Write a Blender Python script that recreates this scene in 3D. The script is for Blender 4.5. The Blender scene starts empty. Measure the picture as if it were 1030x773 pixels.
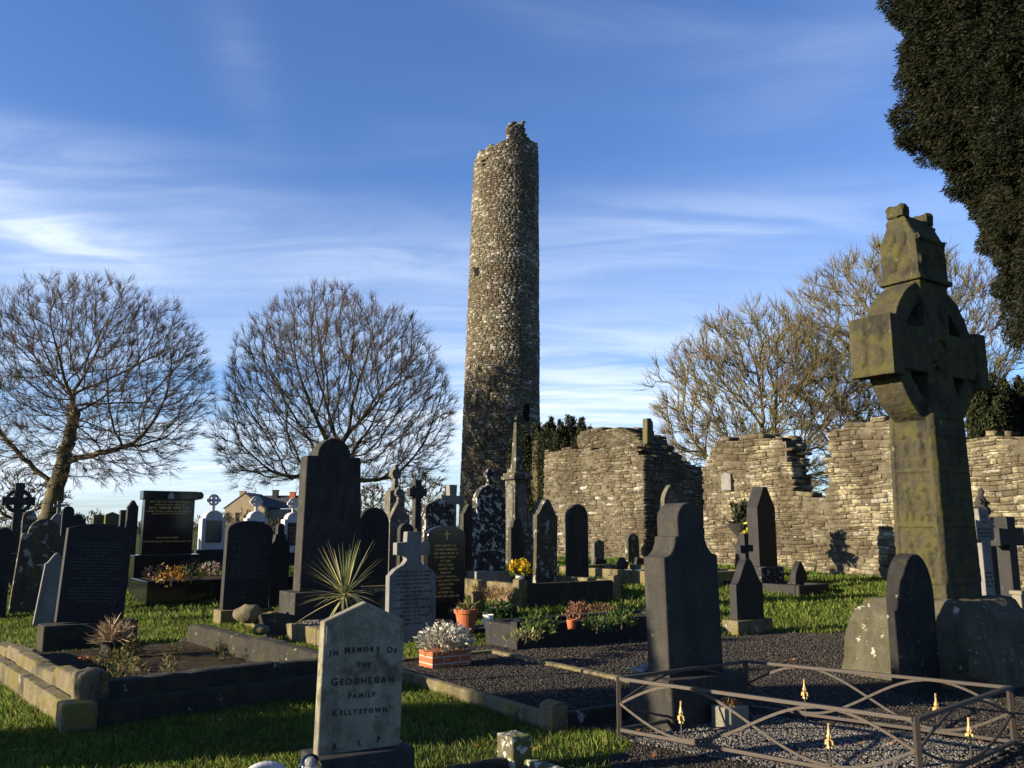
import bpy, bmesh, math, random
import numpy as np
from mathutils import Vector, Matrix, kdtree, noise as mnoise

# ------------------------------------------------------------------ camera, sky, sun, exposure
PITCH = math.radians(9.5); FPX = 857.0; EYE = 1.6
S = bpy.context.scene
cam = bpy.data.objects.new('camera', bpy.data.cameras.new('camera'))
S.collection.objects.link(cam); S.camera = cam
cam.location = (0, 0, EYE); cam.rotation_euler = (math.pi/2 + PITCH, 0, 0)
cam.data.sensor_width = 36; cam.data.lens = 36*FPX/1030; cam.data.clip_end = 6000; cam.data.clip_start = .05

SUN_EL = math.radians(14.5)
SUN_AZ = math.radians(-162)                     # angle in the xy plane of the direction TOWARDS the sun
sun_dir = Vector((math.cos(SUN_AZ)*math.cos(SUN_EL), math.sin(SUN_AZ)*math.cos(SUN_EL), math.sin(SUN_EL)))
sl = bpy.data.lights.new('sun', 'SUN'); sl.energy = 5.0; sl.angle = math.radians(.5); sl.color = (1, .83, .58)
so = bpy.data.objects.new('sun', sl); S.collection.objects.link(so)
so.rotation_euler = sun_dir.to_track_quat('Z', 'Y').to_euler()

def _dirn(px, py):
    a = (px-515)/FPX; b = (386.5-py)/FPX; d = Vector((a, math.cos(PITCH)-b*math.sin(PITCH), math.sin(PITCH)+b*math.cos(PITCH))).normalized(); return math.atan2(d.x, d.y), math.asin(d.z)
CIRRUS = [(*_dirn(px, py), w/FPX, h/FPX, st, tl) for px, py, w, h, st, tl in ((15, 224, 110, 32, 1.7, .18), (60, 160, 180, 26, .45, .1), (370, 275, 170, 40, .6, .0), (700, 235, 240, 40, .65, .0), (640, 390, 190, 60, 1.3, .0), (110, 460, 330, 45, 1.0, .0), (430, 430, 160, 60, .9, .0), (830, 70, 120, 45, .16, -.3), (235, 45, 40, 45, .2, 1.0))]
world = bpy.data.worlds.new('World'); S.world = world; world.use_nodes = True
def build_world():
    nt = world.node_tree; N = nt.nodes; L = nt.links; N.clear()
    def n(t, **k):
        o = N.new(t)
        for a, b in k.items(): setattr(o, a, b)
        return o
    out = n('ShaderNodeOutputWorld'); bg = n('ShaderNodeBackground'); bg.inputs[1].default_value = .056
    sky = n('ShaderNodeTexSky', sky_type='NISHITA', sun_disc=False)
    sky.sun_elevation = SUN_EL; sky.sun_rotation = math.pi/2 - SUN_AZ
    sky.altitude = 60; sky.air_density = 1.0; sky.dust_density = .35; sky.ozone_density = 1.6
    tc = n('ShaderNodeTexCoord'); sep = n('ShaderNodeSeparateXYZ'); L.new(tc.outputs['Generated'], sep.inputs[0])
    # the cloud layer as a flat sheet high above: direction / height
    add = n('ShaderNodeMath', operation='ADD'); L.new(sep.outputs[2], add.inputs[0]); add.inputs[1].default_value = .11
    mx = n('ShaderNodeMath', operation='MAXIMUM'); L.new(add.outputs[0], mx.inputs[0]); mx.inputs[1].default_value = .03
    dx = n('ShaderNodeMath', operation='DIVIDE'); L.new(sep.outputs[0], dx.inputs[0]); L.new(mx.outputs[0], dx.inputs[1])
    dy = n('ShaderNodeMath', operation='DIVIDE'); L.new(sep.outputs[1], dy.inputs[0]); L.new(mx.outputs[0], dy.inputs[1])
    cmb = n('ShaderNodeCombineXYZ'); L.new(dx.outputs[0], cmb.inputs[0]); L.new(dy.outputs[0], cmb.inputs[1])
    def layer(loc, rot, sc, scale, detail, dist, a, b):
        mp = n('ShaderNodeMapping'); L.new(cmb.outputs[0], mp.inputs[0])
        mp.inputs['Location'].default_value = loc; mp.inputs['Rotation'].default_value = (0, 0, rot); mp.inputs['Scale'].default_value = sc
        no = n('ShaderNodeTexNoise'); no.inputs['Scale'].default_value = scale; no.inputs['Detail'].default_value = detail
        no.inputs['Roughness'].default_value = .58; no.inputs['Distortion'].default_value = dist
        L.new(mp.outputs[0], no.inputs[0])
        r = n('ShaderNodeMapRange', interpolation_type='SMOOTHSTEP'); r.inputs[1].default_value = a; r.inputs[2].default_value = b
        L.new(no.outputs[0], r.inputs[0]); return r.outputs[0]
    big = layer((3.1, 1.7, 0), .5, (.35, .8, 1), 1.0, 3, .4, .42, .72)
    streak = layer((1.3, 5.2, 0), .25, (.5, 1.7, 1), 1.5, 8, .9, .36, .80)
    m = n('ShaderNodeMath', operation='MULTIPLY'); L.new(big, m.inputs[0]); L.new(streak, m.inputs[1])
    # thin veil towards the horizon
    hz = n('ShaderNodeMapRange', interpolation_type='SMOOTHSTEP'); L.new(sep.outputs[2], hz.inputs[0])
    hz.inputs[1].default_value = .42; hz.inputs[2].default_value = .0; hz.inputs[3].default_value = 0; hz.inputs[4].default_value = .5
    low = layer((7.7, .4, 0), .1, (.3, 1.0, 1), .9, 7, .5, .40, .62)
    m2 = n('ShaderNodeMath', operation='MULTIPLY'); L.new(hz.outputs[0], m2.inputs[0]); L.new(low, m2.inputs[1])
    m15 = n('ShaderNodeMath', operation='MULTIPLY'); L.new(m.outputs[0], m15.inputs[0]); m15.inputs[1].default_value = .32
    # patches of cirrus where they stand in the sky (azimuth, elevation)
    def mt(op, a, b=None):
        o = n('ShaderNodeMath', operation=op)
        for i, v in enumerate((a, b)):
            if v is None: continue
            if isinstance(v, (int, float)): o.inputs[i].default_value = v
            else: L.new(v, o.inputs[i])
        return o.outputs[0]
    az = mt('ARCTAN2', sep.outputs[0], sep.outputs[1]); el = mt('ARCSINE', sep.outputs[2]); tot = m15.outputs[0]
    wisp = layer((9.3, 2.2, 0), -.15, (.5, 1.5, 1), 3.0, 10, 1.3, .32, .68); soft = layer((2.3, 8.2, 0), .3, (.5, 1.2, 1), .9, 5, .6, .2, .75)
    for a0, e0, wa, we, st, tilt in CIRRUS:
        u = mt('DIVIDE', mt('SUBTRACT', az, a0), wa); v = mt('DIVIDE', mt('ADD', mt('SUBTRACT', el, e0), mt('MULTIPLY', mt('SUBTRACT', az, a0), tilt)), we)
        q = mt('EXPONENT', mt('MULTIPLY', mt('ADD', mt('MULTIPLY', u, u), mt('MULTIPLY', v, v)), -1.0))
        tot = mt('ADD', tot, mt('MULTIPLY', mt('MULTIPLY', q, st), mt('ADD', mt('MULTIPLY', wisp, .34), mt('MULTIPLY', soft, .30))))
    s = n('ShaderNodeMath', operation='ADD', use_clamp=True); L.new(tot, s.inputs[0]); L.new(m2.outputs[0], s.inputs[1])
    mix = n('ShaderNodeMixRGB'); L.new(s.outputs[0], mix.inputs[0])
    hue = n('ShaderNodeMixRGB', blend_type='MULTIPLY'); hue.inputs[0].default_value = 1; L.new(sky.outputs[0], hue.inputs[1]); hue.inputs[2].default_value = (.72, .97, 1.5, 1); L.new(hue.outputs[0], mix.inputs[1])
    mix.inputs[2].default_value = (6.2, 7.0, 8.2, 1)
    L.new(mix.outputs[0], bg.inputs[0]); L.new(bg.outputs[0], out.inputs[0])
build_world()
S.view_settings.view_transform = 'Standard'; S.view_settings.look = 'None'
S.view_settings.exposure = 1.5; S.view_settings.gamma = 1; S.view_settings.use_curve_mapping = False
S.render.engine = 'CYCLES'; S.cycles.max_bounces = 5; S.cycles.diffuse_bounces = 2; S.cycles.transparent_max_bounces = 8

# ------------------------------------------------------------------ geometry of the place
ALPHA = math.radians(35)                         # graves face east; east is 35 degrees right of the way back to the camera
def sstep(t):
    t = np.clip(t, 0, 1); return t*t*(3-2*t)
def g(x, y):
    return .5*sstep((np.asarray(y, float)-13)/11) + .02*np.sin(np.asarray(x)*.9+1)*np.sin(np.asarray(y)*.7)
def gz(x, y): return float(g(x, y))
CP, SP = math.cos(PITCH), math.sin(PITCH)
def ray(px, py):
    a = (px-515)/FPX; b = (386.5-py)/FPX
    return Vector((a, CP-b*SP, SP+b*CP))
def G(px, py):                                   # point of the ground seen at a spot of the photo
    d = ray(px, py); z = 0
    for _ in range(12):
        t = (z-EYE)/d.z; x, y = d.x*t, d.y*t; z = gz(x, y)
    return (x, y)
def Z(py, Y):
    d = ray(515, py); return EYE + d.z/d.y*Y
def X(px, Y, z=1.0): return (px-515)/FPX*(Y*CP+(z-EYE)*SP)

col = S.collection
def tag(o, label=None, cat=None, group=None, kind=None):
    if label: o['label'] = label
    if cat: o['category'] = cat
    if group: o['group'] = group
    if kind: o['kind'] = kind
    return o
def thing(name, label, cat, loc, rz=0, group=None):
    o = bpy.data.objects.new(name, None); col.objects.link(o); o.empty_display_size = .2
    o.location = loc; o.rotation_euler = (0, 0, rz)
    return tag(o, label, cat, group)
def link(name, me, mat=None, parent=None, smooth=False):
    if mat and len(me.materials) == 0: me.materials.append(mat)
    o = bpy.data.objects.new(name, me); col.objects.link(o)
    if parent: o.parent = parent
    if smooth:
        me.polygons.foreach_set('use_smooth', [True]*len(me.polygons))
    return o
def obj(name, bm, mat, parent=None, smooth=False, bevel=0, seg=2):
    me = bpy.data.meshes.new(name)
    bmesh.ops.recalc_face_normals(bm, faces=bm.faces); bm.to_mesh(me); bm.free()
    o = link(name, me, mat, parent, smooth)
    if bevel:
        b = o.modifiers.new('bevel', 'BEVEL'); b.width = bevel; b.segments = seg; b.limit_method = 'ANGLE'; b.angle_limit = math.radians(35)
    return o
def npmesh(name, verts, faces, cols=None, uniform=None):
    """faces: (n,k) int array"""
    me = bpy.data.meshes.new(name)
    v = np.ascontiguousarray(verts, dtype=np.float32); f = np.ascontiguousarray(faces, dtype=np.int32)
    me.vertices.add(len(v)); me.vertices.foreach_set('co', v.ravel())
    me.loops.add(f.size); me.loops.foreach_set('vertex_index', f.ravel())
    me.polygons.add(len(f)); me.polygons.foreach_set('loop_start', np.arange(0, f.size, f.shape[1], dtype=np.int32))
    me.polygons.foreach_set('loop_total', np.full(len(f), f.shape[1], dtype=np.int32))
    if cols is not None:
        a = me.color_attributes.new('tint', 'FLOAT_COLOR', 'POINT')
        c = np.ones((len(v), 4), np.float32); c[:, :3] = cols; a.data.foreach_set('color', c.ravel())
    me.update(calc_edges=True); me.validate()
    return me
def bx(bm, c, s, m=None):
    mt = Matrix.Translation(c) @ Matrix.Diagonal((s[0], s[1], s[2], 1))
    if m is not None: mt = m @ mt
    return bmesh.ops.create_cube(bm, size=1, matrix=mt)['verts']
def ball(bm, c, s, sub=2, m=None):
    mt = Matrix.Translation(c) @ Matrix.Diagonal((s[0], s[1], s[2], 1))
    if m is not None: mt = m @ mt
    return bmesh.ops.create_icosphere(bm, subdivisions=sub, radius=1, matrix=mt)['verts']
def prism(bm, pts, y0, y1):
    """extrude an x,z outline between two y"""
    a = [bm.verts.new((p[0], y0, p[1])) for p in pts]; b = [bm.verts.new((p[0], y1, p[1])) for p in pts]
    n = len(pts); bm.faces.new(a); bm.faces.new(b[::-1])
    for i in range(n): bm.faces.new((a[i], b[i], b[(i+1) % n], a[(i+1) % n]))
def lathe(bm, prof, seg=20, c=(0, 0, 0)):
    rings = []
    for r, z in prof:
        rings.append([bm.verts.new((c[0]+r*math.cos(2*math.pi*i/seg), c[1]+r*math.sin(2*math.pi*i/seg), c[2]+z)) for i in range(seg)])
    for a, b in zip(rings, rings[1:]):
        for i in range(seg): bm.faces.new((a[i], a[(i+1) % seg], b[(i+1) % seg], b[i]))
    bm.faces.new(rings[0][::-1]); bm.faces.new(rings[-1])
def tubes(P0, P1, R0, R1, k):
    """many frustums as one vertex / quad array"""
    P0 = np.asarray(P0, float); P1 = np.asarray(P1, float); n = len(P0)
    d = P1-P0; d /= np.maximum(np.linalg.norm(d, axis=1, keepdims=True), 1e-9)
    up = np.where(np.abs(d[:, 2:3]) < .9, np.array([[0, 0, 1.]]), np.array([[1., 0, 0]]))
    a = np.cross(d, up); a /= np.linalg.norm(a, axis=1, keepdims=True); b = np.cross(d, a)
    th = np.arange(k)*2*math.pi/k
    ring = a[:, None, :]*np.cos(th)[None, :, None] + b[:, None, :]*np.sin(th)[None, :, None]
    V = np.concatenate([P0[:, None]+ring*np.asarray(R0)[:, None, None], P1[:, None]+ring*np.asarray(R1)[:, None, None]], axis=1).reshape(-1, 3)
    base = np.arange(n)[:, None]*2*k; i = np.arange(k); j = (i+1) % k
    F = np.stack([base+i, base+j, base+k+j, base+k+i], axis=2).reshape(-1, 4)
    return V, F
def poly_tube(bm, pts, r, k=6):
    V, F = tubes(pts[:-1], pts[1:], [r]*(len(pts)-1), [r]*(len(pts)-1), k)
    vs = [bm.verts.new(v) for v in V]
    for f in F: bm.faces.new([vs[i] for i in f])
def inside(poly, x, y):
    x = np.asarray(x); y = np.asarray(y); r = np.zeros(x.shape, bool); n = len(poly)
    for i in range(n):
        x0, y0 = poly[i]; x1, y1 = poly[(i+1) % n]
        c = ((y0 > y) != (y1 > y)) & (x < (x1-x0)*(y-y0)/((y1-y0) or 1e-9)+x0); r ^= c
    return r

# ------------------------------------------------------------------ materials
class M:
    def __init__(s, name):
        s.m = bpy.data.materials.new(name); s.m.use_nodes = True; s.nt = s.m.node_tree; s.N = s.nt.nodes; s.L = s.nt.links
        s.p = s.N['Principled BSDF']; s.pos = s.N.new('ShaderNodeNewGeometry').outputs['Position']
    def n(s, t, **k):
        o = s.N.new(t)
        for a, b in k.items(): setattr(o, a, b)
        return o
    def put(s, v, sock):
        if isinstance(v, (int, float)): sock.default_value = v
        elif isinstance(v, tuple): sock.default_value = (*v, 1) if len(v) == 3 else v
        else: s.L.new(v, sock)
    def noise(s, scale, detail=5, rough=.6, stretch=None, off=0):
        v = s.pos
        mp = s.n('ShaderNodeMapping'); s.L.new(v, mp.inputs[0]); mp.inputs['Scale'].default_value = stretch or (1, 1, 1); mp.inputs['Location'].default_value = (off, off*.7, off*.3)
        o = s.n('ShaderNodeTexNoise'); s.L.new(mp.outputs[0], o.inputs[0]); o.inputs['Scale'].default_value = scale
        o.inputs['Detail'].default_value = detail; o.inputs['Roughness'].default_value = rough; return o.outputs[0]
    def vor(s, scale, feature='F1'):
        o = s.n('ShaderNodeTexVoronoi', feature=feature); s.L.new(s.pos, o.inputs[0]); o.inputs['Scale'].default_value = scale; return o.outputs[0]
    def rng(s, v, a, b, c=0., d=1.):
        o = s.n('ShaderNodeMapRange', interpolation_type='SMOOTHSTEP'); s.L.new(v, o.inputs[0])
        for i, q in enumerate((a, b, c, d)): o.inputs[i+1].default_value = q
        return o.outputs[0]
    def math(s, op, a, b):
        o = s.n('ShaderNodeMath', operation=op); s.put(a, o.inputs[0]); s.put(b, o.inputs[1]); return o.outputs[0]
    def mix(s, f, a, b, mode='MIX'):
        o = s.n('ShaderNodeMixRGB', blend_type=mode); s.put(f, o.inputs[0]); s.put(a, o.inputs[1]); s.put(b, o.inputs[2]); return o.outputs[0]
    def attr(s, name='tint'):
        o = s.n('ShaderNodeVertexColor', layer_name=name); return o.outputs[0]
    def bump(s, h, dist, strength=1):
        o = s.n('ShaderNodeBump'); o.inputs['Distance'].default_value = dist; o.inputs['Strength'].default_value = strength
        s.L.new(h, o.inputs['Height']); s.L.new(o.outputs[0], s.p.inputs['Normal'])
    def done(s, color, rough=.85, spec=.3, K=.72, **k):
        if not isinstance(color, tuple) and K != 1: color = s.mix(1, color, (K, K, K), 'MULTIPLY')
        s.put(color, s.p.inputs['Base Color']); s.put(rough, s.p.inputs['Roughness']); s.p.inputs['Specular IOR Level'].default_value = spec
        for a, b in k.items(): s.put(b, s.p.inputs[a])
        return s.m
def stone(name, c1, c2, lichen=None, amt=.0, ls=9, moss=None, mamt=0., dark=None, damt=0., rough=.88, bump=.006, grain=60):
    m = M(name); c = m.mix(m.rng(m.noise(3.5, 6), .3, .7), c1, c2)
    c = m.mix(m.rng(m.noise(grain, 3, .8, off=3), .25, .75, 0, .5), c, tuple(x*.4 for x in c1))
    c = m.mix(m.rng(m.noise(7, 5, .7, (1, 1, .14), 17), .45, .72, 0, .6), c, tuple(x*.45 for x in c1))
    c = m.mix(m.rng(m.noise(7, 5, .7, (1, 1, .2), 27), .55, .75, 0, .35), c, tuple(min(1, x*1.9) for x in c2))
    if dark: c = m.mix(m.rng(m.noise(2.2, 7, .7, (1, 1, .5), 9), .62-damt, .75-damt), c, dark)
    if moss: c = m.mix(m.rng(m.noise(4, 7, .7, off=14), .62-mamt, .78-mamt), c, moss)
    if lichen: c = m.mix(m.rng(m.noise(ls, 4, .65, off=21), .66-amt, .70-amt), c, lichen)
    m.bump(m.math('ADD', m.noise(9, 8, .7), m.math('MULTIPLY', m.noise(grain, 3, .8), .35)), bump*2.5)
    return m.done(c, rough)
MT = {}
MT['dark'] = stone('dark_limestone', (.032, .031, .029), (.058, .055, .048), (.16, .16, .14), -.02, 14, moss=(.07, .065, .035), mamt=.06)
MT['darker'] = stone('black_slate', (.013, .013, .015), (.022, .022, .024), (.12, .12, .12), .0, 16, rough=.7, bump=.002)
MT['limestone'] = stone('grey_limestone', (.10, .095, .08), (.17, .16, .13), (.4, .4, .36), .06, 12, moss=(.17, .15, .07), mamt=.10)
MT['lichen'] = stone('lichen_spotted_stone', (.025, .025, .025), (.05, .05, .048), (.46, .46, .43), .12, 9)
MT['lichen2'] = stone('lichen_blotched_stone', (.055, .052, .04), (.09, .085, .06), (.30, .30, .26), .09, 6, moss=(.09, .08, .03), mamt=.12)
MT['white'] = stone('white_painted_stone', (.55, .56, .58), (.62, .62, .62), bump=.001)
MT['pale'] = stone('pale_granite', (.20, .20, .195), (.28, .275, .26), dark=(.11, .11, .10), damt=.06, bump=.003)
MT['marble'] = stone('weathered_white_marble', (.25, .235, .175), (.32, .30, .23), moss=(.10, .095, .06), mamt=.13, dark=(.11, .105, .08), damt=.07, bump=.003)
MT['mossy'] = stone('mossy_sandstone', (.10, .095, .055), (.15, .135, .08), (.4, .4, .34), .0, 11, moss=(.10, .095, .03), mamt=.2, dark=(.07, .065, .045), damt=.08, bump=.008)
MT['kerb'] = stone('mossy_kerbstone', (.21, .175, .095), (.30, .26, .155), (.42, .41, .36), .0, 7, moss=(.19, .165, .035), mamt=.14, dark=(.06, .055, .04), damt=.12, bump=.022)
MT['kerbdark'] = stone('dark_kerbstone', (.035, .033, .027), (.06, .055, .045), (.34, .34, .31), .01, 6, moss=(.055, .055, .02), mamt=.14, bump=.022)  # dark stone, also used to paint shade on east-facing kerbs
MT['concrete'] = stone('pale_concrete', (.2, .185, .15), (.27, .25, .2), moss=(.2, .19, .09), mamt=.1, bump=.004)
MT['slatebase'] = stone('blue_grey_plinth_stone', (.028, .030, .034), (.04, .043, .047), bump=.003)
m = M('polished_black_granite'); MT['granite'] = m.done(m.mix(m.rng(m.noise(300, 2), .5, .7), (.008, .009, .012), (.03, .03, .035)), .12, .5)
m = M('gold_lettering'); MT['gold'] = m.done((.50, .33, .10), .4, .5, Metallic=.4)
m = M('gold_paint'); MT['goldpaint'] = m.done(m.mix(m.rng(m.noise(60), .45, .6), (.52, .36, .11), (.30, .18, .06)), .45, .5)
m = M('faded_lettering'); MT['faded'] = m.done((.21, .21, .21), .8)
m = M('faded_dark_lettering'); MT['inkfaded'] = m.done((.07, .07, .065), .8)
m = M('black_lettering'); MT['ink'] = m.done((.015, .015, .015), .6)
m = M('rusty_iron'); MT['iron'] = m.done(m.mix(m.rng(m.noise(40, 6), .45, .62), (.06, .057, .052), (.075, .045, .03)), .55, .4, Metallic=.3)
m = M('terracotta'); m.bump(m.noise(40), .002); MT['terracotta'] = m.done(m.mix(m.rng(m.noise(12), .3, .7), (.50, .15, .055), (.40, .12, .05)), .8)
m = M('white_plastic'); MT['plastic'] = m.done((.7, .69, .66), .4)
m = M('dead_grass'); MT['straw'] = m.done(m.attr(), .9)
def foliage_mat(name, trans=.25):
    m = M(name); c = m.attr(); m.done(c, .7, .2, K=1)
    t = m.n('ShaderNodeBsdfTranslucent'); m.put(c, t.inputs[0]); mx = m.n('ShaderNodeMixShader'); mx.inputs[0].default_value = trans
    m.L.new(m.p.outputs[0], mx.inputs[1]); m.L.new(t.outputs[0], mx.inputs[2]); m.L.new(mx.outputs[0], m.N['Material Output'].inputs[0]); return m.m
MT['leaf'] = foliage_mat('leaves'); MT['grass'] = foliage_mat('grass_blades', .35); MT['yew'] = foliage_mat('yew_needles', .08)
def rubble_mat(name, white, mossc, mossa, big=None):
    m = M(name); c = m.attr()
    c = m.mix(m.rng(m.noise(7, 6, .7), .3, .75, 0, .6), c, (.12, .105, .065))
    c = m.mix(m.rng(m.noise(.6, 5, .65, off=5), .42, .58, 0, .85), c, (.075, .058, .036))
    c = m.mix(m.rng(m.noise(2.5, 6, .7, off=11), .62-mossa, .76-mossa, 0, .8), c, mossc)
    c = m.mix(m.rng(m.noise(5.5, 3, .6, (1, 1, 2), 31), .69-white, .73-white, 0, .85), c, (.60, .59, .52))
    c = m.mix(m.rng(m.noise(13, 5, .8, (1, 1, 1.8), 41), .42, .62, 0, .75), c, (.055, .047, .032))
    m.bump(m.math('ADD', m.noise(10, 8, .75), m.math('MULTIPLY', m.noise(45, 4, .8), .4)), .06)
    return m.done(c, .92, .2, K=.98)
MT['rubble'] = rubble_mat('rubble_masonry', .03, (.16, .15, .05), .03)
MT['tower'] = rubble_mat('tower_masonry', .085, (.17, .15, .07), .06)
m = M('mortar'); m.bump(m.noise(25, 8, .8), .03); MT['mortar'] = m.done(m.mix(m.rng(m.noise(4), .3, .7), (.10, .09, .065), (.17, .15, .11)), .95, .1)
m = M('bark'); m.bump(m.noise(14, 6, .7, (1, 1, .3)), .05)
MT['bark'] = m.done(m.mix(m.rng(m.noise(2.5, 6, .7), .4, .65), (.085, .072, .05), (.15, .125, .05)), .9, .2)
m = M('twigs'); MT['twig'] = m.done(m.mix(m.rng(m.noise(.8), .35, .65), (.12, .075, .06), (.095, .085, .05)), .9, .1)
m = M('mossy_twigs'); MT['twig2'] = m.done(m.mix(m.rng(m.noise(.45, 3), .40, .55), (.19, .145, .10), (.20, .18, .085)), .9, .1)
m = M('mossy_bark'); m.bump(m.noise(14, 6, .7, (1, 1, .3)), .05)
MT['bark2'] = m.done(m.mix(m.rng(m.noise(1.6, 6, .7), .4, .6), (.12, .105, .06), (.19, .17, .07)), .9, .2)
m = M('slate_roof'); MT['slate'] = m.done(m.mix(m.rng(m.noise(2), .3, .7), (.05, .052, .06), (.075, .075, .08)), .7)
m = M('cream_render'); MT['cream'] = m.done(m.mix(m.rng(m.noise(.8), .3, .7), (.42, .33, .21), (.38, .30, .19)), .9)
m = M('dark_glass'); MT['glass'] = m.done((.02, .025, .03), .1, .5)
m = M('clear_glass'); MT['clear'] = m.done((.9, .9, .9), .05, .5, **{'Transmission Weight': 1.0})
m = M('soil'); m.bump(m.noise(22, 8, .8), .05); MT['soil'] = m.done(m.mix(m.rng(m.noise(9, 6, .7), .35, .65), (.035, .028, .02), (.08, .065, .035)), .95, .1)
m = M('brick'); b = m.n('ShaderNodeTexBrick'); mp = m.n('ShaderNodeMapping'); tcn = m.n('ShaderNodeTexCoord'); m.L.new(tcn.outputs['Object'], mp.inputs[0])
mp.inputs['Rotation'].default_value = (math.pi/2, 0, 0)
m.L.new(mp.outputs[0], b.inputs[0]); b.inputs['Scale'].default_value = 1; b.inputs['Brick Width'].default_value = .2; b.inputs['Row Height'].default_value = .07; b.inputs['Mortar Size'].default_value = .008
b.inputs['Color1'].default_value = (.45, .13, .05, 1); b.inputs['Color2'].default_value = (.35, .11, .05, 1); b.inputs['Mortar'].default_value = (.4, .35, .3, 1)
MT['brick'] = m.done(b.outputs[0], .9)
# ground
m = M('turf'); c = m.mix(m.rng(m.noise(1.6, 6, .7), .35, .65), (.045, .075, .012), (.085, .11, .022)); c = m.mix(m.rng(m.noise(5, 7, .75, off=4), .56, .7), c, (.07, .055, .03))
m.bump(m.noise(18, 9, .85), .12); MT['ground'] = m.done(c, .95, .1)
m = M('dark_gravel'); c = m.mix(m.rng(m.noise(45, 3, .8), .35, .7), (.016, .015, .013), (.07, .064, .056)); c = m.mix(m.rng(m.noise(1.1, 5), .45, .7, 0, .5), c, (.07, .05, .035))
m.bump(m.noise(38, 5, .9), .05); MT['gravel'] = m.done(c, .9, .2)
m = M('pebbles'); MT['pebble'] = m.done(m.attr(), .85, .3)
# ------------------------------------------------------------------ ground sheet
def axis(lo, hi, a, b, step, n):
    mid = np.arange(a, b+step/2, step); L = a-np.geomspace(step, a-lo, n)[::-1]; H = b+np.geomspace(step, hi-b, n)
    return np.concatenate([L, mid, H])
def sheet(name, xs, ys, dz, mat, keep=None, kind='structure'):
    xx, yy = np.meshgrid(xs, ys); V = np.stack([xx, yy, g(xx, yy)+dz], 2).reshape(-1, 3)
    nx, ny = len(xs), len(ys); i = np.arange(nx-1)[None]+np.arange(ny-1)[:, None]*nx
    F = np.stack([i, i+1, i+nx+1, i+nx], 2).reshape(-1, 4)
    if keep is not None:
        c = V[F].mean(1); F = F[keep(c[:, 0], c[:, 1])]
        u, inv = np.unique(F, return_inverse=True); V = V[u]; F = inv.reshape(F.shape)
    o = link(name, npmesh(name, V, F), mat, smooth=True); tag(o, kind=kind); return o
sheet('ground', axis(-1500, 1500, -24, 24, .3, 40), axis(-300, 2500, 2, 45, .3, 40), 0, MT['ground'])
gravel_poly = [G(*p) for p in ((612, 742), (500, 700), (470, 668), (470, 652), (640, 645), (735, 640), (870, 636), (960, 640), (1100, 655))] + [(9, 5), (9, 2), (1.3, 2), G(655, 800)]
def in_gravel(x, y, wob=.12):
    return inside(gravel_poly, x+wob*np.sin(y*5.1+x*2), y+wob*np.sin(x*4.3))
sheet('gravel_path', np.arange(-3, 14, .08), np.arange(2, 15, .08), .012, MT['gravel'], in_gravel)

# ------------------------------------------------------------------ rubble masonry
def blocks(cells, fn, rnd, tints, warp=.035):
    """cells: s0,s1,z0,z1,depth(back),front ; fn maps s,z,out arrays to xyz"""
    c = np.array(cells); n = len(c); s0, s1, z0, z1, db, df = c.T
    j = lambda a: (rnd.random((n, 4))-.5)*a
    S_ = np.stack([s0, s1, s1, s0], 1); Z_ = np.stack([z0, z0, z1, z1], 1)
    cs = ((s0+s1)/2)[:, None]; cz = ((z0+z1)/2)[:, None]; w = (s1-s0)[:, None]; h = (z1-z0)[:, None]
    Sb = S_; Zb = Z_
    Sr = cs+(S_-cs)*.985+j(.012); Zr = cz+(Z_-cz)*.95+j(.010)
    sf = 1-np.minimum(.3, .035/w); zf = 1-np.minimum(.5, .032/h)
    Sf = cs+(S_-cs)*sf+j(.02); Zf = cz+(Z_-cz)*zf+j(.014)
    D = np.concatenate([np.repeat(db[:, None], 4, 1), np.repeat((df-.020)[:, None], 4, 1), df[:, None]+j(.014)], 1)
    SS = np.concatenate([Sb, Sr, Sf], 1); ZZ = np.concatenate([Zb, Zr, Zf], 1)
    sr_, zr_ = SS.ravel(), ZZ.ravel()
    zr_ = zr_+warp*(np.sin(sr_*1.7+1)*np.sin(zr_*2.1)+.6*np.sin(sr_*4.3+zr_*3))
    V = fn(sr_, zr_, D.ravel()+warp*.5*np.sin(sr_*2.3+zr_*1.1))
    q = np.array([[8, 9, 10, 11], [0, 3, 2, 1]] + [[a, (a+1) % 4, 4+(a+1) % 4, 4+a] for a in range(4)] + [[4+a, 4+(a+1) % 4, 8+(a+1) % 4, 8+a] for a in range(4)])
    F = (np.arange(n)[:, None, None]*12+q[None]).reshape(-1, 4)
    C = np.repeat(np.array(tints), 12, 0)
    return V, F, C
def tint(rnd, pal, white=.06):
    if rnd.random() < white: return np.array([.55, .54, .48])*rnd.uniform(.75, 1.1)
    return np.array(pal[rnd.integers(len(pal))])*rnd.uniform(.65, 1.3)
PAL = [(.15, .13, .085), (.20, .175, .115), (.12, .10, .07), (.24, .21, .145), (.08, .068, .05), (.17, .155, .12)]
PAL_W = [(.34, .30, .195), (.41, .36, .235), (.20, .17, .115), (.50, .45, .31), (.13, .11, .075), (.34, .31, .22)]
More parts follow.
